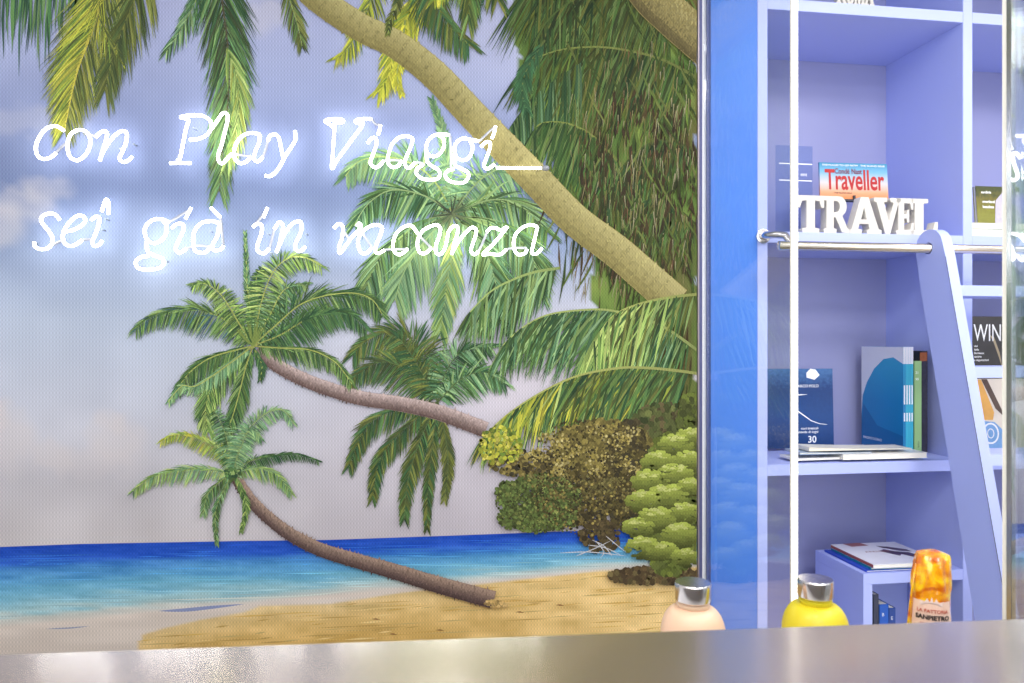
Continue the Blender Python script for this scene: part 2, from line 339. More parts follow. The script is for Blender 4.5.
# sea and sand detail
for k in range(260):
    x = random.uniform(-250, 640); yh = float(interp(x, HORZ)); yw = float(interp(x, WASH)); q = random.random()**1.3; y = yh+3+q*(yw-yh-4); l = random.uniform(6, 40)
    c = np.array(ramp(np.array(q), [(0, (34, 80, 186)), (.3, (66, 136, 206)), (.6, (112, 184, 214)), (1, (190, 208, 206))]))*random.uniform(.86, 1.12)
    strip([(x-l, y), (x, y+random.uniform(-.6, .6)), (x+l, y-.025*l)], [.1, random.uniform(.6, 1.4), .1], c)
strip(curve([(158, 611), (185, 610), (215, 607), (245, 604)], 12)[0], [0, 1.5, 2.5, 3.2, 3.6, 3.6, 3.4, 3, 2.4, 1.8, 1, 0], (138, 148, 186))
strip(curve([(45, 629), (70, 628), (90, 626)], 6)[0], [0, 1, 1.4, 1.4, 1, 0], (150, 156, 180))
strip(curve([(160, 600), (300, 596), (372, 587)], 10)[0], [0, .8, 1, 1.2, 1.5, 1.2, 1, 1, .6, 0], (206, 214, 206))
for k in range(240):
    x = random.uniform(140, 690); y = float(interp(x, SAND))+random.uniform(3, 70); l = random.uniform(5, 26); c = np.array(random.choice([(204, 166, 92), (232, 204, 140), (190, 156, 90), (214, 178, 100), (196, 170, 110)]))
    strip([(x-l, y+1), (x, y), (x+l, y-1)], [.1, random.uniform(.7, 2), .1], c)
for x, y in [(376, 619), (393, 634), (440, 630), (560, 605), (520, 612)]: strip([(x-4, y), (x, y), (x+4, y+.6)], [.2, 1.6, .2], (140, 100, 60))
DS[:] = [.80, .92]
# top fronds
for x in range(-260, 640, 13):          # the canopy above the picture's top edge
    frond([(x+60+random.uniform(-20, 20), -165), (x+30, -120), (x+random.uniform(-12, 12), -62)], 40, 2.2, random.choice([DEEP, OLIVE, GREEN]), droop=.6, fwd=.7, spread=.8, w=2.6, ribw=2, taper=(1.2, 1, .5), curl=.2)
for k in range(150):
    x = random.uniform(-60, 84); y = random.uniform(-60, -4); l = random.uniform(40, 84)*(1 if x < 60 else .7); c = np.array(random.choice([(70, 122, 66), (96, 146, 74), (56, 100, 70), (110, 150, 84), (48, 88, 60)]), float)*random.uniform(.85, 1.12)
    strip([(x, y), (x-2, y+l*.5), (x-3+random.uniform(-3, 3), y+l)], [1.2, random.uniform(1.4, 3), .2], c)
FA = [(118, -50), (103, 0), (90, 36), (78, 68), (70, 100), (64, 132)]
frond(FA, 62, 1.5, OLIVE+[(86, 104, 46), (110, 120, 50)], droop=.25, fwd=.95, spread=.85, w=1.9, rib=(196, 184, 60), ribw=3, pal2=[(150, 152, 56), (120, 132, 54)], taper=(1.15, 1, .3), sides=(1, -1))
frond([(150, -50), (134, 0), (122, 30), (112, 60), (105, 90)], 50, 1.8, OLIVE+[(66, 84, 40), (86, 110, 50)], droop=.6, fwd=.9, spread=.7, w=2, ribw=1.5, rib=(120, 124, 50), taper=(1.2, 1, .5))
frond(FA, 58, 2.6, YEL, droop=.25, fwd=.95, spread=.85, w=1.7, sides=(1,), rib=(206, 190, 60), ribw=4, taper=(1.1, 1, .35))
frond([(110, -30), (98, 8), (106, 34), (120, 60)], 34, 3, YEL+OLIVE, droop=.7, fwd=.8, spread=.6, w=1.6, ribw=2.2, rib=(190, 180, 60), taper=(1, 1, .4))
frond([(214, -60), (200, -10), (184, 24), (166, 52)], 30, 2.4, SOFT+DEEP, droop=.4, fwd=1, spread=.7, w=1.5, ribw=1.2)
FB = [(214, -60), (222, 0), (228, 50), (228, 100), (223, 150), (219, 192)]
frond(FB, 56, 1.4, DEEP+[(70, 80, 50), (60, 74, 44)], droop=.3, fwd=1.05, spread=.72, w=1.9, rib=(90, 84, 60), ribw=2.2, pal2=[(120, 160, 84), (110, 140, 76), (96, 148, 84)], taper=(1.1, .95, .4))
frond([(224, 40), (238, 80), (238, 120), (228, 160)], 36, 2.2, LIME+[(150, 160, 60), (120, 150, 70)], droop=.4, fwd=1.2, spread=.5, w=1.9, ribw=0, taper=(.9, 1, .6))
frond([(284, -30), (290, 0), (298, 26), (302, 46)], 26, 2.2, OLIVE+[(96, 130, 60)], droop=.5, fwd=.9, spread=.8, w=1.7, ribw=1.4)
# crown behind the lettering
def crown_f():
    fr = lambda pts, L, pal, **k: frond(pts, L, 1.25, pal, **{**dict(w=2.4, droop=.9, fwd=.5, rib=(150, 180, 110), ribw=1.8), **k})
    fr([(452, 215), (448, 170), (442, 130), (432, 100)], 20, SOFT, droop=-.2, fwd=1.1, spread=.6)
    fr([(452, 212), (430, 176), (395, 158), (362, 160), (345, 176)], 34, SOFT, rib=(170, 190, 90))
    fr([(452, 214), (425, 196), (392, 190), (368, 204), (354, 226)], 34, DEEP+SOFT)
    fr([(452, 214), (480, 180), (510, 166), (540, 172), (552, 195)], 36, SOFT)
    fr([(452, 214), (490, 200), (520, 205), (548, 232)], 40, SOFT+GREEN)
    fr([(452, 216), (420, 222), (385, 250), (365, 290)], 50, SOFT+GREEN, droop=1.1)
    fr([(452, 216), (430, 235), (405, 270), (395, 300)], 50, SOFT, droop=1.0)
    fr([(452, 216), (500, 222), (530, 250), (538, 290)], 52, SOFT+GREEN, droop=1.1)
    fr([(452, 216), (452, 250), (446, 290), (440, 335)], 34, SOFT+LIME, fwd=.9, droop=.6)
    fr([(452, 216), (480, 240), (495, 280), (498, 320)], 44, SOFT+GREEN, droop=.9)
    for k in range(40):
        a = random.uniform(0, 6.28); strip([(452, 214), (452+math.cos(a)*9, 214+math.sin(a)*9), (452+math.cos(a)*22, 214+math.sin(a)*22)], [1.4, 1.4, .2], random.choice([(60, 70, 50), (96, 110, 70), (70, 96, 60)]))
DS[:] = [.85, .84]; crown_f()
# right hand mass
DS[:] = [.92, .68]
for k in range(420):                    # long dark and light leaf strokes over the undergrowth
    x = random.uniform(548, 696); y = random.uniform(-60, 400)
    if y > 250 and x < 600: continue
    l = random.uniform(18, 60); c = np.array(random.choice([(72, 96, 42), (96, 126, 52), (120, 146, 62), (84, 66, 40), (64, 84, 40), (108, 90, 54), (88, 116, 50)]), float)*random.uniform(.85, 1.15); lean = random.uniform(-.35, .15)
    strip([(x, y), (x+lean*l*.3, y+l*.5), (x+lean*l, y+l)], [.4, random.uniform(1.4, 3.2), .2], c)
big = lambda pts, L, pal, **k: frond(pts, L, 1.35, pal, **{**dict(w=3.0, droop=1.2, fwd=.35, spread=.5, rib=(160, 174, 84), ribw=3, curl=.5, sides=(-1, 1)), **k})
big([(700, -40), (640, -60), (580, -50), (534, -24)], 92, GREEN+OLIVE, taper=(1, 1, .8))
big([(697, 10), (640, -14), (590, -8), (548, 20), (530, 60)], 66, GREEN+OLIVE, rib=(104, 130, 60))
big([(697, 78), (668, 62), (640, 53), (600, 47), (560, 50), (526, 62)], 66, GREEN+OLIVE+[(130, 160, 60)], taper=(.9, 1.1, .7))
big([(585, 60), (560, 76), (535, 96), (517, 118), (506, 135)], 54, DEEP+SOFT, rib=(70, 96, 54), taper=(1, 1, .4), sides=(-1,))
frond([(545, 40), (528, 66), (522, 90), (527, 112)], 20, 1.2, [(76, 134, 84), (94, 150, 92), (70, 120, 76)], w=2.8, droop=.6, ribw=2)
big([(640, 190), (615, 158), (590, 134), (565, 123), (540, 124), (530, 140)], 62, GREEN+[(120, 160, 60), (80, 130, 60)], rib=(166, 180, 84))
big([(697, 150), (660, 140), (628, 160), (606, 200)], 60, OLIVE+GREEN, rib=(110, 126, 60), ribw=2)
big([(697, 225), (665, 200), (640, 205), (620, 240)], 56, OLIVE+GREEN, rib=(96, 112, 56), ribw=2)
for k in range(520):                    # brown gaps between the leaves
    x = random.uniform(578, 697); y = random.uniform(84, 292)
    if (x-640)**2/62**2+(y-185)**2/105**2 > 1+random.uniform(-.3, .2): continue
    l = random.uniform(8, 26); c = np.array(random.choice([(84, 64, 40), (70, 58, 38), (96, 78, 46), (64, 70, 36), (76, 84, 40)]), float)*random.uniform(.85, 1.15); lean = random.uniform(-.4, .2)
    strip([(x, y), (x+lean*l*.3, y+l*.5), (x+lean*l, y+l)], [.4, random.uniform(1.5, 4), .3], c)
for k in range(90):                     # curved blades over them
    x = random.uniform(560, 694); y = random.uniform(-20, 265); l = random.uniform(20, 52); c = np.array(random.choice([(104, 128, 52), (122, 146, 62), (90, 112, 48), (140, 154, 74), (76, 100, 44)]), float)*random.uniform(.85, 1.12)
    b_ = random.choice((-1, -1, 1)); strip(curve([(x, y), (x-6*b_, y+l*.35), (x-l*.45*b_, y+l*.85)], 7)[0], [.4, 1.4, 2, 2.2, 1.8, 1.2, .2], c)
for k in range(430):                    # pale dry threads hanging down
    x = random.uniform(585, 694); y = random.uniform(40, 290)
    if random.random() < .5: x = random.uniform(570, 694); y = random.uniform(90, 290)
    l = random.uniform(5, 22); lean = random.uniform(-.25, .12); c = random.choice([(190, 176, 118), (160, 150, 80), (206, 196, 150), (140, 150, 70), (150, 110, 70)])
    strip([(x, y), (x+lean*l, y+l)], [random.uniform(.5, 1.1), .3], c)
# the two tall trunks
DS[:] = [.84, .92]
TA = [(150, -150), (230, -84), (290, -28), (317, -2), (360, 27), (395, 44), (434, 74), (470, 112), (505, 148), (540, 184), (575, 220), (615, 250), (645, 276), (676, 303)]
frond([(440, -60), (430, -20), (400, 30), (388, 76), (378, 92)], 34, 1.5, YEL, w=2.6, droop=.5, rib=(196, 196, 50), fwd=.9)
frond([(380, -60), (374, -10), (362, 20), (350, 46), (335, 58)], 30, 2.0, YEL+[(96, 110, 60)], w=2, droop=.7, ribw=1.4)
frond([(405, 20), (402, 50), (397, 74), (402, 95)], 14, 2.0, [(214, 206, 50), (190, 190, 46)], w=2.6, droop=.6, ribw=2)
trunk(TA, 24, 34, (184, 172, 106), (164, 150, 80), (134, 122, 64))
trunk([(560, -150), (610, -66), (646, -10), (672, 16), (712, 50)], 34, 42, (186, 172, 104), (150, 134, 74), (96, 84, 46))
frond([(404, -40), (398, 0), (390, 20), (388, 34)], 12, 2.2, OLIVE, w=2.6, droop=.4, ribw=2)
frond([(480, -90), (440, -50), (432, -10), (446, 20), (470, 44)], 44, 1.5, OLIVE+DEEP, w=2.8, droop=.9, fwd=.5, ribw=0)
frond([(500, -90), (470, -50), (470, -10), (468, 20)], 46, 1.6, OLIVE+GREEN, w=3, droop=1.0, fwd=.5, ribw=0, spread=.5)
frond([(540, -90), (500, -70), (490, -30), (498, 0)], 42, 1.8, OLIVE+DEEP, w=2.8, droop=1.2, fwd=.4, ribw=0)
frond([(440, -70), (450, -30), (434, 0)], 24, 1.5, YEL, w=2.6, droop=.8, ribw=0)
# crown behind the leaning trunk
def crown_e():
    fr = lambda pts, L, pal=DEEP+OLIVE, **k: frond(pts, L, 1.15, pal, **{**dict(w=1.9, droop=.75, fwd=.7, rib=(96, 116, 64), ribw=1.3), **k})
    fr([(438, 402), (420, 350), (395, 332), (368, 340), (352, 356)], 34)
    fr([(438, 402), (410, 372), (380, 362), (352, 378)], 30)
    fr([(438, 402), (405, 345), (388, 335)], 24, droop=.4)
    fr([(438, 402), (446, 372), (462, 352), (492, 346)], 28, pal=DEEP+SOFT)
    fr([(438, 402), (460, 380), (484, 372), (506, 384)], 26, pal=DEEP+SOFT)
    fr([(438, 402), (400, 408), (368, 425), (348, 468)], 24)
    fr([(438, 402), (412, 422), (382, 455), (372, 500)], 22)
    fr([(438, 402), (420, 440), (408, 480), (404, 520)], 22)
    fr([(438, 402), (432, 450), (428, 490), (427, 530)], 17, pal=OLIVE+DEEP, fwd=.9)
    fr([(438, 402), (446, 440), (448, 470), (444, 500)], 16, pal=OLIVE)
crown_e()
trunk([(258, 348), (272, 362), (292, 374), (320, 386), (360, 398), (400, 404), (440, 413), (486, 430)], 13, 16, (206, 180, 172), (168, 140, 132), (98, 74, 68))
def crown_c():
    cx, cy = 253, 346
    fr = lambda pts, L, pal=GREEN, **k: frond([(cx, cy)]+pts, L, 1.0, pal, **{**dict(w=1.6, droop=.85, fwd=.6, rib=(176, 184, 84), ribw=1.5), **k})
    fr([(228, 322), (200, 310), (170, 310), (148, 318), (135, 330)], 26, pal=GREEN+[(60, 100, 110)])
    fr([(240, 325), (222, 296), (206, 284), (192, 284)], 18, pal=LIME+GREEN)
    fr([(250, 310), (247, 280), (245, 232)], 12, pal=SOFT+DEEP, droop=-.2, fwd=1.2, spread=.6)
    fr([(258, 300), (256, 280), (262, 268)], 12, pal=DEEP)
    fr([(262, 300), (276, 268), (298, 256), (322, 266)], 22, pal=LIME+GREEN)
    fr([(270, 315), (284, 290), (306, 283)], 18, pal=SOFT+GREEN)
    fr([(275, 326), (305, 302), (345, 293), (370, 298), (382, 314)], 32, pal=GREEN+DEEP)
    fr([(280, 335), (310, 318), (345, 312), (368, 330)], 26, pal=DEEP)
    fr([(280, 348), (310, 350), (335, 362), (352, 384)], 20)
    fr([(236, 350), (210, 358), (190, 372), (178, 388)], 24, pal=GREEN+DEEP)
    fr([(236, 360), (215, 380), (206, 405), (208, 432)], 28, pal=GREEN+LIME)
    fr([(246, 366), (240, 390), (232, 418), (222, 440)], 22, pal=DEEP+GREEN)
    fr([(258, 356), (262, 366), (260, 380)], 10, pal=DEEP)
    fr([(200, 384), (182, 386), (168, 402)], 14, pal=SOFT)
    for k in range(30):
        a = random.uniform(-2.6, -.4); strip([(cx, cy), (cx+math.cos(a)*10, cy+math.sin(a)*12), (cx+math.cos(a)*20, cy+math.sin(a)*26)], [1.6, 1.6, .2], random.choice([(56, 90, 44), (120, 140, 60), (80, 116, 54)]))
crown_c()
trunk([(234, 474), (246, 494), (262, 512), (288, 533), (319, 549), (354, 560), (393, 571), (432, 583), (464, 592), (494, 600)], 11, 18, (182, 150, 128), (138, 102, 84), (84, 62, 60))
dabs(46, 496, 604, 12, 3.5, [(214, 176, 104), (204, 166, 92)], (1.5, 4))
def crown_d():
    cx, cy = 233, 474
    fr = lambda pts, L, pal=GREEN, **k: frond([(cx, cy)]+pts, L, 1.0, pal, **{**dict(w=1.3, droop=.8, fwd=.6, rib=(150, 170, 90), ribw=1.2), **k})
    fr([(205, 469), (175, 470), (150, 478), (132, 492)], 17, pal=SOFT+LIME)
    fr([(222, 452), (196, 438), (176, 434), (160, 442)], 14, pal=LIME+YEL)
    fr([(230, 455), (224, 430), (214, 410)], 16, pal=DEEP+SOFT)
    fr([(242, 440), (262, 416), (282, 410), (294, 424)], 16, pal=SOFT)
    fr([(248, 462), (270, 456), (296, 454), (319, 461)], 11, pal=DEEP)
    fr([(255, 468), (276, 474), (292, 494)], 15, pal=LIME+SOFT)
    fr([(222, 480), (208, 494), (203, 515)], 14, pal=SOFT+GREEN)
    fr([(226, 486), (216, 510), (217, 545)], 9, pal=SOFT+GREEN)
    fr([(240, 485), (246, 505), (241, 532)], 9, pal=LIME+GREEN)
    fr([(238, 455), (250, 430), (262, 440)], 14, pal=SOFT)
    dabs(60, cx, cy, 8, 6, DEEP+GREEN, (2, 5))
crown_d()
# lower right ridges
DS[:] = [.84, .86]
big([(560, 268), (535, 272), (512, 280), (490, 292), (470, 312)], 62, SOFT+GREEN, rib=(166, 190, 100))
big([(697, 350), (660, 325), (614, 311), (582, 310), (547, 315), (522, 328), (503, 345)], 74, SOFT+GREEN+DEEP, rib=(170, 186, 96), fwd=.55)
big([(700, 294), (672, 297), (639, 304), (612, 317), (592, 345)], 72, GREEN+OLIVE, rib=(176, 184, 90), pal2=LIME, fwd=.5)
big([(700, 374), (680, 371), (649, 368), (619, 368), (577, 376), (540, 393), (508, 414), (484, 436)], 66, GREEN+DEEP+OLIVE, rib=(184, 190, 96), pal2=LIME+YEL, fwd=.55, taper=(1.1, 1, .45))
# the brown bush, the yellow green bush
BR = [(96, 84, 40), (120, 104, 52), (150, 134, 66), (78, 68, 38), (170, 150, 70), (66, 60, 40)]
dabs(500, 668, 424, 36, 20, [(84, 92, 44), (70, 84, 40), (96, 84, 50), (104, 112, 54)], (4, 9))
for cx, cy, rx, ry, pal, n in [(595, 478, 54, 50, BR[:2]+BR[3:4]+BR[5:], 1500), (540, 500, 38, 26, [(84, 96, 44), (104, 120, 54), (70, 78, 38)], 700), (604, 446, 50, 26, [(150, 134, 60), (130, 116, 54), (110, 98, 46)], 700), (520, 462, 30, 14, BR, 220), (628, 476, 24, 56, BR[:1]+BR[3:4]+BR[5:], 500), (600, 536, 20, 16, [(84, 70, 44), (100, 84, 50)], 160)]:
    dabs(n, cx, cy, rx, ry, pal, (3, 7))
dabs(260, 500, 446, 22, 19, YEL+[(206, 196, 80)], (2, 5))
for k in range(46):                     # clumps of light leaves over the dark bush
    a = random.uniform(0, 6.28); q = math.sqrt(random.random()); x = 590+62*q*math.cos(a); y = 470+50*q*math.sin(a); hi = y < 475
    dabs(26, x, y, random.uniform(7, 14), random.uniform(4, 9), ([(190, 170, 90), (170, 150, 66), (196, 180, 110), (150, 134, 60)] if hi else [(120, 112, 54), (104, 94, 48), (134, 124, 66)]), (1.4, 3.4))
for q in [(512, 518, 14, 12), (535, 524, 20, 9), (560, 516, 18, 16), (508, 492, 12, 12)]: dabs(160, *q, [(84, 96, 44), (104, 120, 54), (110, 134, 60), (76, 84, 40)], (2, 5))
dabs(700, 540, 502, 44, 28, [(110, 134, 60), (90, 110, 50), (140, 150, 70), (76, 84, 40)], (1.4, 3.4))
dabs(900, 590, 476, 64, 60, BR[:2]+BR[3:], (1.4, 3.2))
dabs(420, 655, 576, 46, 8, [(92, 72, 44), (110, 88, 52), (76, 60, 40), (120, 104, 60)], (3, 7))
dabs(500, 690, 470, 14, 80, [(84, 92, 40), (104, 118, 42)], (4, 8))
dabs(900, 670, 505, 32, 72, [(104, 118, 42), (120, 134, 46), (92, 102, 42)], (4, 9))
for (x, y, r) in [(690, 438, 15), (676, 446, 17), (688, 462, 16), (658, 462, 16), (674, 476, 18), (650, 482, 18), (690, 488, 14), (668, 498, 20), (644, 502, 17), (684, 514, 16), (656, 520, 19), (638, 528, 15), (680, 536, 19), (642, 548, 17), (662, 552, 15), (686, 558, 14)]:
    for k in range(130):
        a = random.uniform(0, 6.28); q = math.sqrt(random.random())*r; xx = x+q*math.cos(a); yy = y+q*math.sin(a)*.66
        if xx > 699: continue
        up = (y-yy)/r; c = np.array((136, 148, 54))*(1+.7*up)*random.uniform(.95, 1.05); l = r*random.uniform(.22, .4)
        strip([(xx-l/2, yy), (xx-l*.25, yy-.4), (xx+l*.25, yy-.4), (xx+l/2, yy)], [l*.25, l*.5, l*.5, l*.25], c)
    for k in range(16):
        xx = x+random.uniform(-.55, .45)*r; yy = y-r*random.uniform(.25, .55); strip([(xx-r*.16, yy), (xx, yy-1), (xx+r*.16, yy)], [.5, r*.16, .5], np.array((206, 212, 112))*random.uniform(.92, 1.08))
for pts in [[(560, 553), (590, 552), (626, 556)], [(588, 545), (606, 548), (622, 556)], [(596, 541), (604, 552), (600, 558)], [(606, 536), (618, 546), (626, 552)], [(576, 556), (596, 548), (610, 541)], [(612, 556), (604, 546), (592, 540)]]:
    strip(curve(pts, 8)[0], [.3, .9, .9, .9, .8, .8, .6, .2], (222, 222, 226))
V = np.concatenate(MV); Q = np.concatenate(MF); K = np.concatenate(MC)/255
me = bpy.data.meshes.new('mural'); me.vertices.add(len(V)); me.vertices.foreach_set('co', V.astype(np.float32).ravel())
me.loops.add(Q.size); me.loops.foreach_set('vertex_index', Q.astype(np.int32).ravel()); me.polygons.add(len(Q)); me.polygons.foreach_set('loop_start', np.arange(0, Q.size, 4, dtype=np.int32))
me.update(calc_edges=True)
at = me.color_attributes.new('paint', 'FLOAT_COLOR', 'POINT'); kl = np.where(K <= .04045, K/12.92, ((K+.055)/1.055)**2.4); at.data.foreach_set('color', np.concatenate([kl, np.ones((len(kl), 1))], 1).astype(np.float32).ravel())
mm = bpy.data.materials.new('printed_canvas'); mm.use_nodes = True; nt = mm.node_tree; b = nt.nodes['Principled BSDF']; b.inputs['Roughness'].default_value = .75; b.inputs['Specular IOR Level'].default_value = .2
va = nt.nodes.new('ShaderNodeVertexColor'); va.layer_name = 'paint'; tc = nt.nodes.new('ShaderNodeTexCoord'); sp = nt.nodes.new('ShaderNodeSeparateXYZ'); nt.links.new(tc.outputs['Object'], sp.inputs[0])
def mth(op, a, bb=None):
    n = nt.nodes.new('ShaderNodeMath'); n.operation = op
    for i, q in enumerate((a, bb)):
        if q is None: continue
        if isinstance(q, (int, float)): n.inputs[i].default_value = q
        else: nt.links.new(q, n.inputs[i])
    return n.outputs[0]
wv = mth('MULTIPLY', mth('SINE', mth('MULTIPLY', sp.outputs['X'], 2*math.pi/.0082)), mth('SINE', mth('MULTIPLY', sp.outputs['Z'], 2*math.pi/.0110)))
wv2 = mth('SINE', mth('MULTIPLY', sp.outputs['X'], 2*math.pi/.0082))
wt = mth('ADD', mth('ADD', mth('MULTIPLY', wv, .12), mth('MULTIPLY', wv2, .05)), 1.0)
vm = nt.nodes.new('ShaderNodeVectorMath'); vm.operation = 'SCALE'; nt.links.new(va.outputs[0], vm.inputs[0]); nt.links.new(wt, vm.inputs['Scale']); nt.links.new(vm.outputs[0], b.inputs['Base Color'])
mural = link('mural', me, mm)
mural['label'] = 'printed canvas mural of leaning palm trees over a blue sea and sand'; mural['category'] = 'mural'
me.validate()
# metal edge beside the mural
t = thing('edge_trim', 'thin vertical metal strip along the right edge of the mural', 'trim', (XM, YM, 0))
boxes('strip', [(.0005, .0045, -.006, .003, .0, ZC)], mat('rose_grey_metal', (150, 138, 142), .4, .6, noise=.05), t)
boxes('channel', [(.0047, .014, -.003, .003, .0, ZC)], mat('lavender_channel', (80, 84, 124), .5, .2, noise=.05), t)
boxes('shade_band', [(XG-XM+.006, XG-XM+.018, -.004, -.0005, .0, ZC)], mat('navy_shade', (28, 56, 120), .6, noise=.05), t)  # navy band imitates the shade in the gap beside the glass
# ------------------------------------------------------------------ neon lettering
YN = YM-.034
def zc(off, sc, pts): return [(off[0]+x/sc, off[1]+y/sc) for x, y in pts]
Z1, Z2, Z3, Z4 = 6.827, 7.59, 5.12, 7.59
A_, B_, C_, D_ = (20, 100), (150, 100), (300, 100), (410, 100); E_, G_, I_, J_ = (20, 190), (120, 190), (320, 190), (430, 190)
def W(name, label, lit, unlit=(), posts=(), caps=()):
    al = [q for o, s, p in lit for q in zc(o, s, p)]; cx = sum(a for a, b_ in al)/len(al); base_p = P(cx, max(b_ for a, b_ in al), YN)
    t = thing('neon_word', label, 'neon sign', base_p, 0, 'white neon words on the mural')
    loc = lambda q, Y=YN: P(q[0], q[1], Y)-base_p
    for o, s, p in lit:
        tubes('lit_tube', [catmull([loc(q) for q in zc(o, s, p)], 5)], .0038, M['neon'], t)
    for o, s, p in unlit:
        tubes('unlit_tube', [catmull([loc(q, YN+.012) for q in zc(o, s, p)], 4)], .0034, M['grey_tube'], t, 8)
    for q in posts:
        a = loc(q, YN+.004); c = Vector((a.x, YM-.009-base_p.y, a.z)); tubes('standoff', [[a, (a+c)/2, c]], .0022, M['clear'], t, 8)
    for q in caps:
        a = loc(q); tubes('end_cap', [[a, a+Vector((.012, 0, 0)), a+Vector((.018, 0, 0))]], [.006, .008, .004], M['grey_tube'], t, 10)
    return t
W('con', 'white neon word con at the left end of the upper line', [
    (A_, Z1, [(300, 210), (265, 185), (230, 178), (180, 195), (140, 240), (112, 300), (110, 350), (130, 390), (170, 403), (215, 388), (245, 362)]),
    (A_, Z1, [(400, 203), (445, 212), (475, 250), (478, 310), (450, 370), (405, 408), (370, 408), (340, 385), (325, 330), (330, 270), (355, 225), (400, 203)]),
    (A_, Z1, [(515, 255), (545, 225), (580, 212), (595, 235), (580, 300), (560, 365), (545, 415)]),
    (A_, Z1, [(560, 370), (600, 300), (650, 240), (695, 213), (728, 225), (725, 285), (700, 350), (680, 395), (700, 423), (735, 415), (765, 385)])],
  [(A_, Z1, [(245, 362), (280, 325), (325, 290)]), (A_, Z1, [(478, 245), (500, 240), (515, 255)])], [zc(A_, Z1, [(680, 330)])[0], zc(A_, Z1, [(775, 300)])[0]])
W('Play', 'white neon word Play with a serifed capital P', [
    (B_, Z1, [(205, 118), (245, 108), (300, 105), (360, 108), (405, 135), (422, 175), (400, 225), (360, 255), (310, 270), (270, 270)]),
    (B_, Z1, [(205, 118), (240, 128), (262, 140), (245, 200), (225, 300), (205, 395), (185, 415)]), (B_, Z1, [(135, 432), (210, 430), (280, 432)]),
    (B_, Z1, [(422, 195), (460, 140), (495, 92), (525, 95), (530, 135), (515, 200), (490, 300), (465, 380), (475, 425), (500, 430), (540, 385), (560, 368)]),
    (B_, Z1, [(750, 240), (735, 232), (690, 225), (640, 240), (595, 285), (575, 345), (580, 400), (610, 430), (650, 425), (690, 385)]),
    (B_, Z1, [(750, 240), (745, 290), (720, 350), (710, 400), (735, 420), (770, 390)]),
    (B_, Z1, [(805, 280), (820, 245), (855, 235), (880, 260), (895, 330), (910, 395)]),
    (B_, Z1, [(990, 210), (993, 270), (965, 320), (925, 380), (900, 430), (860, 490), (820, 520), (785, 515)])],
  [(B_, Z1, [(560, 368), (630, 378), (690, 385)]), (B_, Z1, [(770, 390), (790, 340), (805, 280)])], [zc(B_, Z1, [(300, 190)])[0], zc(B_, Z1, [(190, 385)])[0], zc(B_, Z1, [(960, 310)])[0]])
W('Viaggi', 'white neon word Viaggi ending in a long underscore', [
    (C_, Z1, [(225, 185), (195, 160), (172, 145), (200, 132), (290, 135), (285, 155), (240, 155), (235, 200), (225, 350), (218, 470), (260, 400), (340, 290), (430, 165), (400, 160), (378, 150), (390, 136), (430, 130), (490, 130)]),
    (C_, Z1, [(550, 170), (543, 205), (533, 235)]),
    (C_, Z1, [(460, 295), (490, 260), (520, 265), (520, 310), (495, 380), (480, 430), (510, 460), (540, 450), (570, 415)]),
    (C_, Z1, [(770, 262), (735, 248), (680, 255), (630, 300), (605, 370), (600, 425), (630, 458), (670, 450), (695, 415)]),
    (C_, Z1, [(770, 262), (760, 310), (730, 380), (715, 430), (735, 465), (765, 450), (785, 425)]),
    (D_, Z1, [(270, 240), (230, 234), (170, 240), (125, 275), (110, 330), (125, 372), (165, 385), (205, 365), (233, 310), (225, 258), (195, 240)]),
    (D_, Z1, [(112, 350), (118, 420), (150, 450), (190, 475), (205, 505), (190, 535), (140, 545), (80, 535), (45, 505), (50, 468), (85, 445)]),
    (D_, Z1, [(470, 280), (420, 272), (370, 262), (330, 278), (305, 315), (308, 370), (330, 402), (375, 410), (412, 380), (428, 320), (410, 280)]),
    (D_, Z1, [(305, 355), (305, 440), (345, 465), (390, 490), (400, 520), (375, 560), (320, 565), (265, 550), (240, 515), (255, 485), (300, 470)]),
    (D_, Z1, [(485, 320), (515, 290), (545, 290), (545, 330), (520, 400), (505, 450), (530, 470), (575, 440)]),
    (D_, Z1, [(585, 178), (575, 220), (560, 262)]), (D_, Z1, [(590, 462), (700, 464), (895, 465)])],
  [(C_, Z1, [(490, 130), (515, 165), (550, 170)]), (C_, Z1, [(570, 415), (640, 410), (695, 415)]), (C_, Z1, [(785, 425), (830, 430), (850, 450)]), (D_, Z1, [(275, 245), (278, 350), (280, 460)]), (D_, Z1, [(475, 280), (530, 225), (585, 178)]), (D_, Z1, [(575, 440), (585, 450), (592, 462)])],
  [zc(C_, Z1, [(235, 210)])[0], zc(D_, Z1, [(450, 285)])[0]], zc(D_, Z1, [(905, 465)]))
W('sei', 'white neon word sei at the left end of the lower line', [
    (E_, Z2, [(300, 225), (265, 185), (210, 180), (165, 205), (165, 245), (200, 290), (240, 345), (245, 400), (215, 440), (160, 450), (115, 430), (108, 395)]),
    (E_, Z2, [(345, 315), (400, 305), (460, 275), (495, 235), (480, 200), (440, 195), (390, 230), (345, 290), (325, 350), (340, 405), (385, 425), (430, 410), (470, 380)]),
    (E_, Z2, [(540, 230), (570, 205), (600, 210), (595, 270), (570, 340), (550, 390), (565, 425), (600, 415), (625, 385)]),
    (E_, Z2, [(620, 165), (640, 100), (655, 72), (672, 100), (670, 185)])],
  [(E_, Z2, [(235, 430), (290, 395), (335, 385)]), (E_, Z2, [(470, 380), (510, 375), (550, 375)])], [zc(E_, Z2, [(650, 220)])[0], zc(E_, Z2, [(620, 300)])[0], zc(E_, Z2, [(95, 400)])[0]])
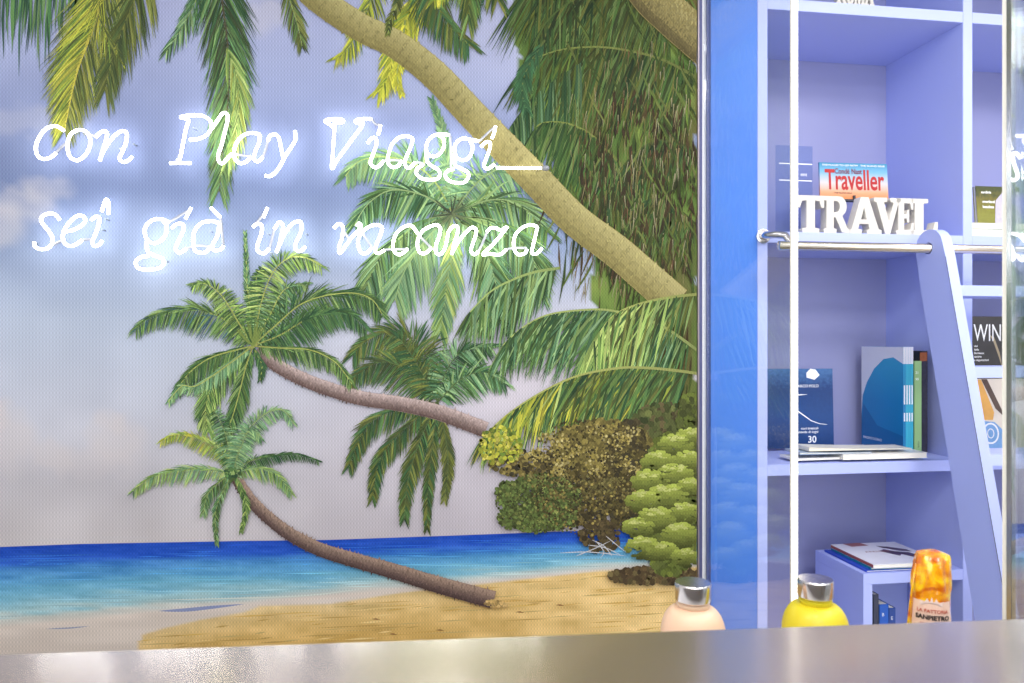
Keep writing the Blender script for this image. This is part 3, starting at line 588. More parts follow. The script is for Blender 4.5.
W('gia', 'white neon word già with a grave accent', [
    (G_, Z3, [(250, 165), (215, 150), (165, 155), (130, 190), (130, 235), (155, 268), (195, 268), (230, 235), (240, 190), (222, 160)]),
    (G_, Z3, [(138, 250), (140, 310), (175, 335), (215, 350), (225, 375), (200, 400), (140, 408), (95, 400), (80, 370), (105, 345), (145, 338)]),
    (G_, Z3, [(265, 195), (290, 175), (320, 175), (325, 205), (300, 260), (285, 300), (305, 322), (340, 300)]), (G_, Z3, [(365, 90), (350, 118), (335, 148)]),
    (G_, Z3, [(508, 172), (490, 163), (460, 160), (415, 170), (380, 215), (375, 275), (385, 310), (415, 322), (445, 315), (460, 290)]),
    (G_, Z3, [(508, 172), (500, 230), (475, 280), (480, 308), (515, 305), (530, 285)]), (G_, Z3, [(465, 90), (490, 115), (515, 140)])],
  [(G_, Z3, [(250, 165), (300, 135), (360, 100)]), (G_, Z3, [(340, 300), (400, 285), (455, 290)]), (G_, Z3, [(515, 140), (522, 210), (530, 280)])], [zc(G_, Z3, [(235, 365)])[0], zc(G_, Z3, [(460, 210)])[0]])
W('in', 'short white neon word in, in the middle of the lower line', [
    (G_, Z3, [(680, 190), (700, 175), (725, 180), (725, 220), (705, 280), (705, 310), (735, 325), (765, 300)]), (G_, Z3, [(755, 90), (745, 115), (733, 142)]),
    (G_, Z3, [(790, 200), (815, 165), (835, 185), (825, 240), (812, 290), (800, 320)]), (G_, Z3, [(808, 300), (840, 230), (880, 175), (915, 160), (930, 175), (925, 220), (900, 270), (900, 305), (925, 312), (950, 290)])],
  [(G_, Z3, [(680, 185), (715, 150), (750, 100)]), (G_, Z3, [(765, 300), (778, 250), (790, 200)])], [zc(G_, Z3, [(758, 225)])[0], zc(G_, Z3, [(955, 225)])[0], zc(G_, Z3, [(772, 322)])[0]])
W('vacanza', 'white neon word vacanza at the right end of the lower line', [
    (I_, Z2, [(105, 290), (135, 260), (165, 265), (175, 300), (165, 370), (145, 430), (150, 480), (190, 430), (240, 360), (290, 310), (310, 272), (295, 252), (278, 275)]),
    (I_, Z2, [(475, 285), (440, 265), (380, 275), (320, 320), (290, 380), (295, 440), (320, 480), (360, 475), (390, 440)]), (I_, Z2, [(475, 285), (455, 350), (425, 420), (420, 465), (445, 480), (490, 455)]),
    (I_, Z2, [(740, 330), (710, 285), (680, 268), (630, 285), (580, 330), (555, 400), (560, 460), (600, 490), (640, 470), (665, 445)]),
    (I_, Z2, [(915, 290), (890, 265), (840, 275), (780, 310), (745, 370), (740, 430), (760, 475), (800, 480), (845, 440)]),
    (J_, Z4, [(80, 290), (70, 350), (45, 420), (45, 470), (75, 490), (110, 450), (130, 370), (140, 320), (170, 280), (205, 275), (210, 320), (185, 400), (165, 490)]),
    (J_, Z4, [(172, 470), (210, 400), (265, 330), (315, 285), (350, 300), (345, 350), (320, 420), (310, 465), (340, 490), (368, 465)]),
    (J_, Z4, [(430, 320), (460, 290), (500, 290), (540, 305), (585, 280), (540, 340), (470, 420), (400, 490), (450, 485), (530, 490), (580, 452)]),
    (J_, Z4, [(815, 280), (770, 265), (710, 280), (655, 330), (635, 390), (640, 450), (670, 490), (720, 480), (735, 450)]), (J_, Z4, [(815, 280), (800, 350), (780, 430), (775, 480), (815, 480), (850, 440)])],
  [(I_, Z2, [(175, 300), (205, 350), (235, 385)]), (I_, Z2, [(300, 300), (350, 370), (395, 440)]), (I_, Z2, [(490, 455), (560, 450), (660, 450)]), (I_, Z2, [(740, 330), (790, 385), (845, 440)]), (J_, Z4, [(368, 465), (400, 400), (432, 320)]), (J_, Z4, [(580, 450), (650, 440), (735, 440)])],
  [zc(I_, Z2, [(390, 430)])[0], zc(J_, Z4, [(745, 455)])[0]])
# ------------------------------------------------------------------ glass partition with light strips
M['glass1'] = glass('clear_glass', .055, .015, (.97, .985, 1)); M['glass2'] = glass('reflective_glass', .42, .02, (.92, .98, 1))
def y_on_glass(px): r = ray(px, 341); return XG/r.x*r.y
YG1 = y_on_glass(793.6); YG2 = y_on_glass(1006)
g1 = boxes('glass_panel', [(XG-.004, XG+.004, YG1+.002, YM-.008, .005, ZC-.002)], M['glass1']); tag(g1, 'clear fixed glass panel between the mural and the light strip', 'glass panel')
g2 = boxes('glass_panel', [(XG-.004, XG+.004, -.6, YG2-.0145, .005, ZC-.002)], M['glass2']); tag(g2, 'reflective glass panel at the right edge, right of the doorway', 'glass panel')
t = thing('light_strip', 'glowing warm white vertical light strip on the free edge of the glass', 'light', (XG, YG1, 0))
boxes('profile', [(-.0072, .0072, -.004, .001, .003, ZC-.002)], M['cream'], t)
boxes('diffuser', [(-.0066, .0066, -.006, -.0042, .003, ZC-.002)], M['led'], t, bevel=.001)
t = thing('door_post', 'slim cream and steel vertical post at the right side of the doorway', 'post', (XG, YG2, 0))
boxes('cream_face', [(-.0028, .0028, -.003, .003, .003, ZC-.002)], M['cream'], t)
boxes('steel_edge', [(-.0028, .0035, -.013, -.0034, .003, ZC-.002)], M['steel'], t, bevel=.001)
# ------------------------------------------------------------------ bookcase
DP = .36; TH = .030
s_div = hit(963, 100, 0)[0]; s_div2 = hit(972.5, 100, 0)[0]; TD = s_div2-s_div
zs = [hit(900, 7, 0)[1], hit(900, 234.2, 0)[1], hit(900, 459.2, 0)[1]]
TK = hit(900, 7, 0)[1]-hit(900, 18, 0)[1]
pitch = zs[0]-zs[1]
bay = s_div-TH
bc_ = thing('bookcase', 'tall periwinkle bookcase with open bays behind the glass doorway', 'bookcase', (O0.x, O0.y, 0), BB)
NB = 3; xs_ = [0]+[TH+bay+i*(bay+TD) for i in range(NB)]
boxes('side_panel', [(0, TH, 0, DP, 0, ZC-.003)], M['peri'], bc_, .001)
for i in range(1, NB+1): boxes('divider' if i < NB else 'side_panel', [(xs_[i], xs_[i]+TD, 0, DP, 0, ZC-.003)], M['peri'], bc_, .001)
for i in range(NB):
    a = TH if i == 0 else xs_[i]+TD; e = xs_[i+1]
    for k in range(-1, 4):
        z = zs[0]-k*pitch
        if z > 2.6: z = ZC-.006
        boxes('shelf', [(a, e, 0.0006, DP-.012, z-TK, z)], M['peri'], bc_, .0008)
    boxes('back_board', [(a, e, DP-.012, DP, 0, ZC-.003)], M['peri_back'], bc_)
# little box compartment in the lower bay
sb0, zb = hit(863.5, 574.2, 0); tb = hit(863.5, 574.2, 0)[1]-hit(863.5, 585, 0)[1]; sb1 = hit(872.6, 585, 0)[0]
boxes('box_compartment', [(sb0, sb1, .0004, .25, zs[2]-pitch, zb-tb), (sb0, s_div, .0004, .25, zb-tb, zb), (sb1, s_div, .24, .25, zs[2]-pitch, zb-tb)], M['peri'], bc_, .0008)
# rail with bracket
zr = hit(850, 246.8, -.08)[1]; dr_ = -.08; RR = .0125
s_r0 = hit(786, 247, dr_)[0]
rl = tubes('rail', [[Vector((s_r0-.02, dr_, zr)), Vector((.9, dr_, zr)), Vector((xs_[-1], dr_, zr))]], RR, M['warm_steel'], bc_, 20)
sB, zB = hit(775, 238, -.0)
tubes('rail_bracket', [[Vector((.012, .0, zr+.035)), Vector((.012, -.03, zr+.035)), Vector((.03, -.045, zr+.035)), Vector((.05, -.06, zr+.03)), Vector((.06, -.07, zr+.008)), Vector((.065, dr_, zr)), Vector((s_r0+.02, dr_, zr))]], .0105, M['cap'], bc_, 16)
lathe('bracket_plate', [(.02, 0), (.02, .006), (.012, .008)], M['cap'], bc_, 24, (.015, 0, zr+.035)).rotation_euler = (R(90), 0, 0)
# ------------------------------------------------------------------ ladder hanging on the rail
dF = -.150
sL = hit(946.5, 262, dF)[0]
dT, zT = dF, hit(946.5, 262, dF)[1]
dB, zB_ = hits(1008, 617, sL)
k_ = (dB-dT)/(zB_-zT)                 # front edge depth per metre of height
lean = math.atan(k_)
LW = .115; TS = .030
ft = Vector((dT+k_*(0-zT), 0))         # front edge at the floor
ld = thing('library_ladder', 'periwinkle library ladder leaning forward, hooked over the steel rail', 'ladder', SW(sL, 0, 0), BB)
def front_d(z): return dT+k_*(z-zT)
def stringer_poly():
    pts = [(front_d(0), 0), (front_d(0)+LW, 0)]
    ztop = zr+.005; cd = dr_-.002; rr_ = .052
    pts.append((front_d(ztop-.13)+LW, ztop-.13)); pts.append((cd+rr_*.98, ztop-.02))
    for a in range(10, 175, 12): pts.append((cd+rr_*math.cos(R(a)), ztop-.0+rr_*math.sin(R(a))*.9))
    pts.append((front_d(ztop-.03)-.0, ztop-.03))
    return pts
pp = stringer_poly()
def stringer(s0):
    hole = [(dr_+(RR+.004)*math.cos(R(a)), zr+(RR+.004)*math.sin(R(a))) for a in range(0, 360, 15)]
    cu_rot = Matrix(((0, 0, 1, 0), (1, 0, 0, 0), (0, 1, 0, 0), (0, 0, 0, 1)))      # (d, z, thickness) -> (s, d, z)
    o = shape('stringer', [pp, hole], TS, M['peri'], ld, (0, 0, 0), (0, 0, 0))
    o.data.transform(Matrix.Translation((s0+TS/2, 0, 0)) @ cu_rot)
    edge = [Vector((s0-.0001, front_d(z)-.0002, z)) for z in (.02, .5, 1.0, 1.4, zr-.03)]
    tubes('joint_line', [edge], .0007, M['dark'], ld, 6); return o
LWD = .42
stringer(0); stringer(LWD-TS)
zt_list = []
for yy in (284.6, 367.7, 454.8):
    zt_list.append(yy)
def tread_z(py):                        # front top edge on the leaning front line
    lo, hi = 0.2, 1.9
    best = None
    for i in range(400):
        z = lo+(hi-lo)*i/399; p = SW(sL+.06, front_d(z)+.004, z); r = camo_proj(p)
        e = abs(r[1]-py)
        if best is None or e < best[0]: best = (e, z)
    return best[1]
def camo_proj(p):
    x = p.x*ca-p.y*sa; z = p.x*sa+p.y*ca; return 512+F*x/z, 341.5-F*(p.z-H)/z
tz = [tread_z(y) for y in zt_list]; st = (tz[0]-tz[2])/2
for z in tz+[tz[2]-st*i for i in (1, 2, 3)]:
    if z < .1: continue
    boxes('tread', [(TS, LWD-TS, front_d(z)+.004, front_d(z)+LW-.004, z-.029, z)], M['peri'], ld, .001)
# ------------------------------------------------------------------ word signs of wooden letters
def circ(cx, cy, rx, ry, n=28, a0=0, a1=360): return [(cx+rx*math.cos(R(a0+(a1-a0)*i/n)), cy+ry*math.sin(R(a0+(a1-a0)*i/n))) for i in range(n+(0 if a1-a0 == 360 else 1))]
def slab(x0, x1, y0=0, h=.1): return [(x0, y0), (x1, y0), (x1, y0+h), (x0, y0+h)]
LET = {
 'T': [[(.18, 0), (.72, 0), (.72, .1), (.58, .12), (.58, .88), (.74, .86), (.80, .68), (.88, .68), (.88, 1), (.02, 1), (.02, .68), (.10, .68), (.16, .86), (.32, .88), (.32, .12), (.18, .1)]],
 'R': [[(0, 0), (.46, 0), (.46, .1), (.36, .12), (.36, .44), (.44, .42), (.68, .02), (.98, 0), (.98, .1), (.88, .12), (.68, .46)]+[(.56+.28*math.cos(R(a)), .73+.27*math.sin(R(a))) for a in range(-60, 91, 15)]+[(0, 1), (0, .9), (.1, .88), (.1, .12), (0, .1)], [(.36, .56), (.36, .88)]+[(.46+.14*math.cos(R(a)), .72+.16*math.sin(R(a))) for a in range(90, -91, -20)]],
 'A': [[(0, 0), (.40, 0), (.40, .1), (.28, .12), (.33, .27), (.62, .27), (.67, .12), (.58, .1), (.58, 0), (1.04, 0), (1.04, .1), (.95, .12), (.62, 1), (.38, 1), (.09, .12), (0, .1)], [(.37, .38), (.48, .74), (.585, .38)]],
 'V': [[(1.0, 1), (.62, 1), (.62, .9), (.74, .88), (.56, .32), (.36, .88), (.48, .9), (.48, 1), (0, 1), (0, .9), (.09, .88), (.42, 0), (.60, 0), (.92, .88), (1.0, .9)]],
 'E': [[(0, 0), (.82, 0), (.82, .32), (.74, .32), (.68, .13), (.36, .12), (.36, .45), (.50, .45), (.52, .34), (.60, .34), (.60, .68), (.52, .68), (.50, .56), (.36, .56), (.36, .88), (.66, .87), (.72, .70), (.80, .70), (.80, 1), (0, 1), (0, .9), (.1, .88), (.1, .12), (0, .1)]],
 'L': [[(0, 0), (.80, 0), (.80, .36), (.72, .36), (.66, .14), (.36, .12), (.36, .88), (.5, .9), (.5, 1), (0, 1), (0, .9), (.1, .88), (.1, .12), (0, .1)]],
 'O': [circ(.46, .5, .46, .5), circ(.46, .5, .2, .36)[::-1]],
 'M': [[(0, 0), (.36, 0), (.36, .1), (.26, .12), (.26, .66), (.50, .02), (.62, .02), (.86, .70), (.86, .12), (.76, .1), (.76, 0), (1.2, 0), (1.2, .1), (1.1, .12), (1.1, .88), (1.2, .9), (1.2, 1), (.86, 1), (.60, .34), (.34, 1), (0, 1), (0, .9), (.1, .88), (.1, .12), (0, .1)]]}
def word(root, s, x0, widths, h, thick):
    x = x0
    for ch, wd in zip(s, widths):
        base_w = max(p[0] for p in LET[ch][0]); k = wd/base_w
        shape('letter', [[(a*k, b_*h) for a, b_ in pl] for pl in LET[ch]], thick, M['letter'], root, (x, 0, 0), bevel=.0008); x += wd*.97
zS = zs[1]+.0008
dL = .022
def sx(px, py, d): return hit(px, py, d)[0]
hL = hit(850, 198, dL)[1]-zS
x0 = sx(798, 215, dL)
root = thing('word_sign', 'white wooden block letters spelling TRAVEL on the middle shelf', 'decorative letters', SW(x0, dL, zS), BB)
wid = [sx(b_, 215, dL)-sx(a, 215, dL) for a, b_ in ((793, 820), (822, 848), (846, 878), (872, 898), (895, 912), (909, 935))]
xx = [sx(a, 215, dL)-x0 for a in (794, 821, 846, 871, 893, 908)]
for ch, wd, xq in zip('TRAVEL', wid, xx):
    base_w = max(p[0] for p in LET[ch][0]); k = wd/base_w
    shape('letter', [[(a*k, b_*hL) for a, b_ in pl] for pl in LET[ch]], .03, M['letter'], root, (xq, 0, 0), bevel=.0008)
zA = zs[0]+.0008; xA = sx(835, 5, .02)
root = thing('word_sign', 'small white letters spelling ROMA on the topmost visible shelf', 'decorative letters', SW(xA, .02, zA), BB)
word(root, 'ROMA', 0, [.030, .026, .034, .030], .07, .016)
# ------------------------------------------------------------------ books and magazines
def cmat(name, rgb, **k): return mat(name, rgb, k.pop('rough', .35), noise=k.pop('noise', .04), nscale=k.pop('nscale', 25), **k)
def book(name, label, cat, W_, H_, T, cov, s, d, z, rz=0, lean_=0, group=None, spine=1, pages=True):
    """standing, cover towards -y; origin = bottom left front corner"""
    r = thing(name, label, cat, SW(s, d, z), BB+rz, group); r.rotation_euler = (-lean_, 0, BB+rz)
    c = min(.0012, T*.15)
    xs2 = (W_-c, W_) if spine > 0 else (0, c)
    boxes('cover', [(0, W_, 0, c, 0, H_), (0, W_, T-c, T, 0, H_), (xs2[0], xs2[1], c, T-c, 0, H_)], cov, r)
    if pages: boxes('pages', [(.002 if spine > 0 else c, W_-(c if spine > 0 else .002), c, T-c, .002, H_-.002)], M['pages'], r)
    return r
def patch(r, name, pts, m, y=-.0002, lay=1): # flat printed shape on the front cover
    return shape(name, [pts], .0001, m, r, (0, -.0002*lay, 0))
def gradmat(name, stops, axis='Z', lo=0, hi=1, noise=0):
    m = bpy.data.materials.new(name); m.use_nodes = True; nt = m.node_tree; b = nt.nodes['Principled BSDF']; b.inputs['Roughness'].default_value = .3
    tc = nt.nodes.new('ShaderNodeTexCoord'); sp = nt.nodes.new('ShaderNodeSeparateXYZ'); mr = nt.nodes.new('ShaderNodeMapRange'); cr = nt.nodes.new('ShaderNodeValToRGB')
    nt.links.new(tc.outputs['Object'], sp.inputs[0]); nt.links.new(sp.outputs[axis], mr.inputs['Value']); mr.inputs['From Min'].default_value = lo; mr.inputs['From Max'].default_value = hi
    while len(cr.color_ramp.elements) < len(stops): cr.color_ramp.elements.new(.5)
    for e, (p, c) in zip(cr.color_ramp.elements, stops): e.position = p; e.color = (*lin(c), 1)
    if noise:
        n = nt.nodes.new('ShaderNodeTexNoise'); n.inputs['Scale'].default_value = 90; n.inputs['Detail'].default_value = 6; nt.links.new(tc.outputs['Object'], n.inputs['Vector'])
        a = nt.nodes.new('ShaderNodeMath'); a.operation = 'MULTIPLY_ADD'; a.inputs[1].default_value = noise; nt.links.new(n.outputs['Fac'], a.inputs[0]); nt.links.new(mr.outputs[0], a.inputs[2]); nt.links.new(a.outputs[0], cr.inputs[0])
    else: nt.links.new(mr.outputs[0], cr.inputs[0])
    nt.links.new(cr.outputs[0], b.inputs['Base Color']); return m
# Traveller magazine on a small easel
dm = .15; s0, zt_ = hit(820.5, 161.5, dm); s1, _ = hit(887, 164, dm); Wm = s1-s0; Hm = hit(820.5, 161.5, dm)[1]-hit(820.5, 199, dm)[1]
mg = book('magazine', 'travel magazine with a big red title standing behind the white letters', 'magazine', Wm, Hm, .006, gradmat('traveller_cover', [(0, (222, 130, 70)), (.2, (226, 160, 120)), (.45, (204, 196, 196)), (.75, (110, 170, 206)), (1, (30, 130, 170))], lo=0, hi=Hm), s0, dm, zt_-Hm, rz=R(-2), lean_=R(4), spine=-1)
def fit(o, w_, h_, z0=0):
    vs_ = o.data.vertices; xs = [v.co.x for v in vs_]; ys = [v.co.y for v in vs_]; a, b_, c, d = min(xs), max(xs), min(ys), max(ys)
    for v in vs_: v.co.x = (v.co.x-a)/(b_-a)*w_; v.co.y = (v.co.y-c)/(d-c)*h_
fit(text('title', 'Traveller', .05, M['red'], mg, (Wm*.075, -.0005, Hm*.26), bold=.0009), Wm*.87, Hm*.56)
fit(text('small_title', 'Condé Nast', .018, M['dred'], mg, (Wm*.22, -.0009, Hm*.70), bold=.0003), Wm*.40, Hm*.145)
fit(text('cover_line', 'THE PLACES TO GO NOW   THE ISLAND ISSUE', .007, M['ink'], mg, (Wm*.04, -.0007, Hm*.91), bold=.0001), Wm*.92, Hm*.045)
text('cover_line', 'THE ISLAND ISSUE', .006, M['black_ink'], mg, (Wm*.20, -.0007, Hm*.16), sx=1.2)
boxes('easel', [(Wm*.47, Wm*.50, -.006, -.001, -(zt_-Hm-zS), .012), (Wm*.36, Wm*.60, -.010, .05, -(zt_-Hm-zS), -(zt_-Hm-zS)+.004), (Wm*.3, Wm*.66, -.008, .008, -.006, -.0005)], M['dark'], mg)
# clear acrylic card
sc0, zc1 = hit(776, 145, .13); sc1, _ = hit(812.5, 145, .13)
ac = thing('acrylic_card', 'pale clear acrylic card with white lettering, half behind the light strip', 'sign', SW(sc0, .13, zS), BB)
M['acry'] = glass('acrylic', .02, .1, (.80, .86, .95))
boxes('panel', [(0, sc1-sc0, 0, .003, 0, zc1-zS)], M['acry'], ac)
h_ = zc1-zS; boxes('printed_line', [(.01, sc1-sc0-.002, -.0006, -.0001, h_*.80, h_*.81), (.01, sc1-sc0-.002, -.0006, -.0001, h_*.62, h_*.63)], M['ink'], ac)
text('lettering', 'ent', .016, M['ink'], ac, ((sc1-sc0)-.018, -.0006, h_*.675), align='RIGHT')
# dark blue brochure against the back
db = .24; s0, zt_ = hit(768, 369, db); s1, _ = hit(834, 369, db); Wb = s1-s0; zM = zs[2]+.0008; Hb = zt_-zM
br = book('brochure', 'dark blue brochure with white swoosh standing against the back board', 'brochure', Wb, Hb, .004, gradmat('night_blue_cover', [(0, (22, 50, 96)), (.5, (34, 74, 132)), (.8, (30, 62, 116)), (1, (70, 110, 160))], lo=0, hi=Hb*1.2, noise=.35), s0, db, zM, lean_=R(2), spine=-1, pages=True)
for pts in ([(.60, .77), (.72, .74), (.80, .80), (.74, .87), (.66, .88), (.60, .83)],): patch(br, 'emblem', [(a*Wb, b_*Hb+.03) for a, b_ in pts], M['ink'])
text('lettering', 'MARCO POLO', .0125, M['ink'], br, (Wb*.42, -.0005, Hb*.765), bold=.0001)
cs = [(.42, .50), (.55, .42), (.66, .35), (.78, .31), (.90, .295)]
patch(br, 'swoosh', [(a*Wb, b_*Hb) for a, b_ in cs]+[(a*Wb, (b_-.022*(1-i*.2))*Hb) for i, (a, b_) in reversed(list(enumerate(cs)))], M['ink'])
patch(br, 'swoosh', [(.35*Wb, .66*Hb), (.5*Wb, .68*Hb), (.62*Wb, .675*Hb), (.5*Wb, .665*Hb)], M['ink'])
text('lettering', 'mari tropicali', .011, M['ink'], br, (Wb*.5, -.0005, Hb*.235), bold=.0001); text('lettering', 'e mondo di sogni', .011, M['ink'], br, (Wb*.42, -.0005, Hb*.19), bold=.0001)
text('number', '30', .03, M['ink'], br, (Wb*.60, -.0005, Hb*.07), bold=.0003)
# row of standing magazines, spines to the front, the cover of the first facing left
def row_item(name, label, cat, px0, px1, ytop, dpt, cov, group=None, dback=.205, face=None):
    a, zt = hit(px0, ytop, dpt); e, _ = hit(px1, ytop, dpt); T = e-a; Hh = zt-zM
    r = thing(name, label, cat, SW(a, dpt, zM), BB, group)
    c = .0008
    boxes('cover', [(0, c, 0, dback, 0, Hh), (T-c, T, 0, dback, 0, Hh), (c, T-c, 0, c, 0, Hh)], cov, r)
    boxes('pages', [(c, T-c, c, dback-.002, .002, Hh-.002)], M['pages'], r)
    return r, T, Hh
dR = .095
tur = cmat('turquoise_spine', (56, 176, 204)); cov_b = gradmat('ocean_cover', [(0, (20, 120, 176)), (.5, (24, 130, 186)), (1, (40, 160, 200))], lo=0, hi=.3)
xs3 = [903.2, 905.8, 908.3, 910.8, 913.4]
pos = ['leftmost, its ocean cover in view', 'second from the left', 'third from the left', 'next to the green book']
for i in range(4):
    r, T, Hh = row_item('magazine', 'turquoise magazine in the standing row, ' + pos[i], 'magazine', xs3[i], xs3[i+1]-.15, 347, dR, cov_b if i == 0 else tur, 'turquoise magazines in the standing row')
    m_ = bpy.data.materials.get('pale') or cmat('pale', (222, 224, 232))
    boxes('spine_top', [(.0001, T-.0001, -.0004, .0, Hh*.84, Hh)], m_, r); boxes('spine_lettering', [(T*.25, T*.75, -.0007, -.0001, Hh*.46, Hh*.64), (T*.25, T*.75, -.0007, -.0001, Hh*.30, Hh*.38)], M['ink'], r)
    if i == 0:                          # pale beach sweep across the top of the cover (facing -s)
        L_ = .205; pol = [(0, 1), (L_, 1), (L_, .30), (L_*.97, .50), (L_*.86, .64), (L_*.68, .78), (L_*.45, .88), (L_*.22, .90), (0, .84)]
        o = shape('cover_print', [[(a, b_*Hh) for a, b_ in pol]], .0001, m_, r, (0, 0, 0), (0, 0, 0)); o.data.transform(Matrix(((0, 0, 1, -.0004), (1, 0, 0, 0), (0, 1, 0, 0), (0, 0, 0, 1))))
        pol = [(0, 0), (0, .16), (L_*.6, .22), (L_*.95, .42), (L_*.99, .2), (L_, 0)]
        o = shape('cover_print', [[(a, b_*Hh) for a, b_ in pol]], .0001, cmat('deep_lagoon', (14, 104, 160)), r, (0, 0, 0), (0, 0, 0)); o.data.transform(Matrix(((0, 0, 1, -.0003), (1, 0, 0, 0), (0, 1, 0, 0), (0, 0, 0, 1))))
        text('lettering', 'MALDIVE OCEANO', .011, M['ink'], r, (-.0006, .195, Hh*.07), rot=(R(90), 0, R(-90)))
r, T, Hh = row_item('book', 'slim pale green book in the standing row', 'book', 914.5, 921.5, 361, dR, cmat('sage_green', (150, 190, 128)))
text('spine_lettering', '21', .011, M['ink'], r, (T*.12, -.0004, Hh*.86)); text('spine_lettering', '98', .011, M['ink'], r, (T*.12, -.0004, Hh*.79)); text('spine_lettering', 'GUIDA', .006, M['black_ink'], r, (T*.65, -.0004, Hh*.06), rot=(0, R(-90), R(90)))
r, T, Hh = row_item('book', 'dark book with rusty top standing at the right end of the row', 'book', 921.7, 927.5, 351, dR+.01, cmat('charcoal_cover', (52, 50, 62), noise=.6, nscale=90))
boxes('spine_label', [(-.006, T*.9, -.0006, -.0001, Hh*.90, Hh*.985)], cmat('rust_label', (150, 84, 40), noise=.4, nscale=120), r)
# flat booklets at the shelf edge
def flat(name, label, cat, px0, px1, z, T, d0, dep, cov, rz=0, curl=0, group=None):
    a = hit(px0, 455, d0)[0]; e = hit(px1, 455, d0)[0]; W_ = e-a
    r = thing(name, label, cat, SW(a, d0, z), BB+rz, group); c = min(.001, T*.2)
    def sheet(nm, z0, z1, m, ins=0):
        n = 12; V_, F_ = [], []
        for i in range(n+1):
            x = ins+(W_-2*ins)*i/n; up = curl*(1-i/n)**2*(1 if z0 > T*.5 or nm == 'pages' else .6)
            for y in (ins, dep-ins):
                V_ += [(x, y, z0+up*(z0/T if T else 1)), (x, y, z1+up)]
        for i in range(n):
            q = i*4; p = q+4
            F_ += [(q, p, p+1, q+1), (q+2, q+3, p+3, p+2), (q+1, p+1, p+3, q+3), (q, q+2, p+2, p)]
        F_ += [(0, 1, 3, 2), (n*4, n*4+2, n*4+3, n*4+1)]
        return link(nm, me_from(V_, F_, nm), m, r)
    sheet('cover', 0, c, cov); sheet('pages', c, T-c, M['pages'], .0015); sheet('front_cover', T-c, T, cov)
    return r, W_
wc = cmat('white_cover', (238, 236, 232))
flat('booklet', 'white booklet lying flat at the shelf edge, lower left of the row', 'booklet', 795, 842, zM, .006, .012, .08, wc, R(3), 0)
flat('booklet', 'thick white booklet lying flat in front of the turquoise magazines', 'booklet', 843, 927.5, zM, .016, .006, .083, wc, 0, 0)
flat('booklet', 'thin booklet with grey blue cover lying across the two white ones', 'booklet', 800, 872, zM+.0165, .0035, .012, .085, cmat('greyblue_cover', (150, 168, 190), noise=.15), R(0), .004)
flat('booklet', 'cream booklet with curling cover, topmost of the flat pile', 'booklet', 809, 912, zM+.0255, .0025, .014, .078, cmat('cream_cover', (226, 222, 206), noise=.1), R(0), .009)
# flat stack on the box compartment
zB2 = zb+.0008
def flat2(label, px0, px1, z, T, d0, dep, cov, rz=0):
    a = hit(px0, 570, d0)[0]; e = hit(px1, 570, d0)[0]; W_ = e-a
    r = thing('magazine', label, 'magazine', SW(a, d0, z), BB+rz, 'magazines lying on the box compartment'); c = .0012
    boxes('cover', [(0, W_, 0, dep, 0, c), (0, W_, 0, dep, T-c, T), (0, c, 0, dep, c, T-c)], cov, r); boxes('pages', [(c, W_-.002, .001, dep-.002, c, T-c)], M['pages'], r)
    return r, W_
flat2('bright blue magazine, bottom of the pile on the box compartment', 866.5, 935, zB2, .005, .012, .215, cmat('cobalt_cover', (40, 74, 190)), 0)
flat2('teal and navy magazine in the middle of the pile', 871, 938, zB2+.0055, .006, .016, .208, cmat('teal_cover', (40, 140, 160), noise=.5, nscale=40), R(-1))
r, W_ = flat2('white magazine with dark birds on its cover, top of the pile', 873.5, 943, zB2+.012, .0105, .008, .215, cmat('rust_spine_cover', (232, 232, 238)), R(0))
boxes('spine', [(-.0008, -.0001, .001, .213, .001, .0095)], cmat('rust_red', (166, 84, 70)), r)
def top_print(nm, pts, m, zz=.0107):
    return shape(nm, [pts], .0001, m, r, (0, 0, zz), (0, 0, 0))
dk = cmat('plum_print', (70, 46, 70), noise=.3, nscale=80); rp_ = cmat('brick_print', (150, 84, 80), noise=.3)
top_print('bird_print', [(.105, .125), (.13, .14), (.15, .115), (.185, .10), (.195, .06), (.17, .055), (.15, .085), (.135, .07), (.12, .095)], dk)
top_print('bird_print', [(.13, .178), (.16, .165), (.2, .13), (.2, .105), (.165, .12), (.15, .14), (.135, .155)], dk)
top_print('bird_print', [(.16, .07), (.195, .055), (.198, .03), (.17, .045)], rp_)
top_print('title_print', [(.04, .215), (.10, .218), (.11, .185), (.05, .18)], rp_)
text('lettering', 'AFRICHE', .018, rp_, r, (.055, .115, .0108), rot=(0, 0, 0), spacing=1.2)
# books inside the box compartment
zq = zs[2]-pitch+.0008
def up(label, px0, px1, ytop, d, m, col_txt=None):
    a, zt = hit(px0, ytop, d); e, _ = hit(px1, ytop, d); T = e-a; Hh = zt-zq
    r = thing('book', label, 'book', SW(a, d, zq), BB, 'books inside the box compartment'); c = .001
    boxes('cover', [(0, c, 0, .19, 0, Hh), (T-c, T, 0, .19, 0, Hh), (c, T-c, 0, c, 0, Hh)], m, r); boxes('pages', [(c, T-c, c, .188, .002, Hh-.002)], M['pages'], r)
    if col_txt: text('spine_lettering', col_txt, .014, M['ink'], r, (T*.25, -.0004, Hh-.035))
up('charcoal folder standing at the left inside the box compartment', 873.6, 878.6, 594.5, .03, cmat('charcoal_folder', (60, 64, 80)))
up('blue book with pale top standing in the middle of the box compartment', 879.5, 888.5, 604.5, .05, cmat('royal_cover', (44, 96, 190)), 'B')
up('slimmer, shorter navy book at the right in the box compartment', 889.2, 895.5, 608, .05, cmat('navy_cover', (50, 78, 150)), 'E')
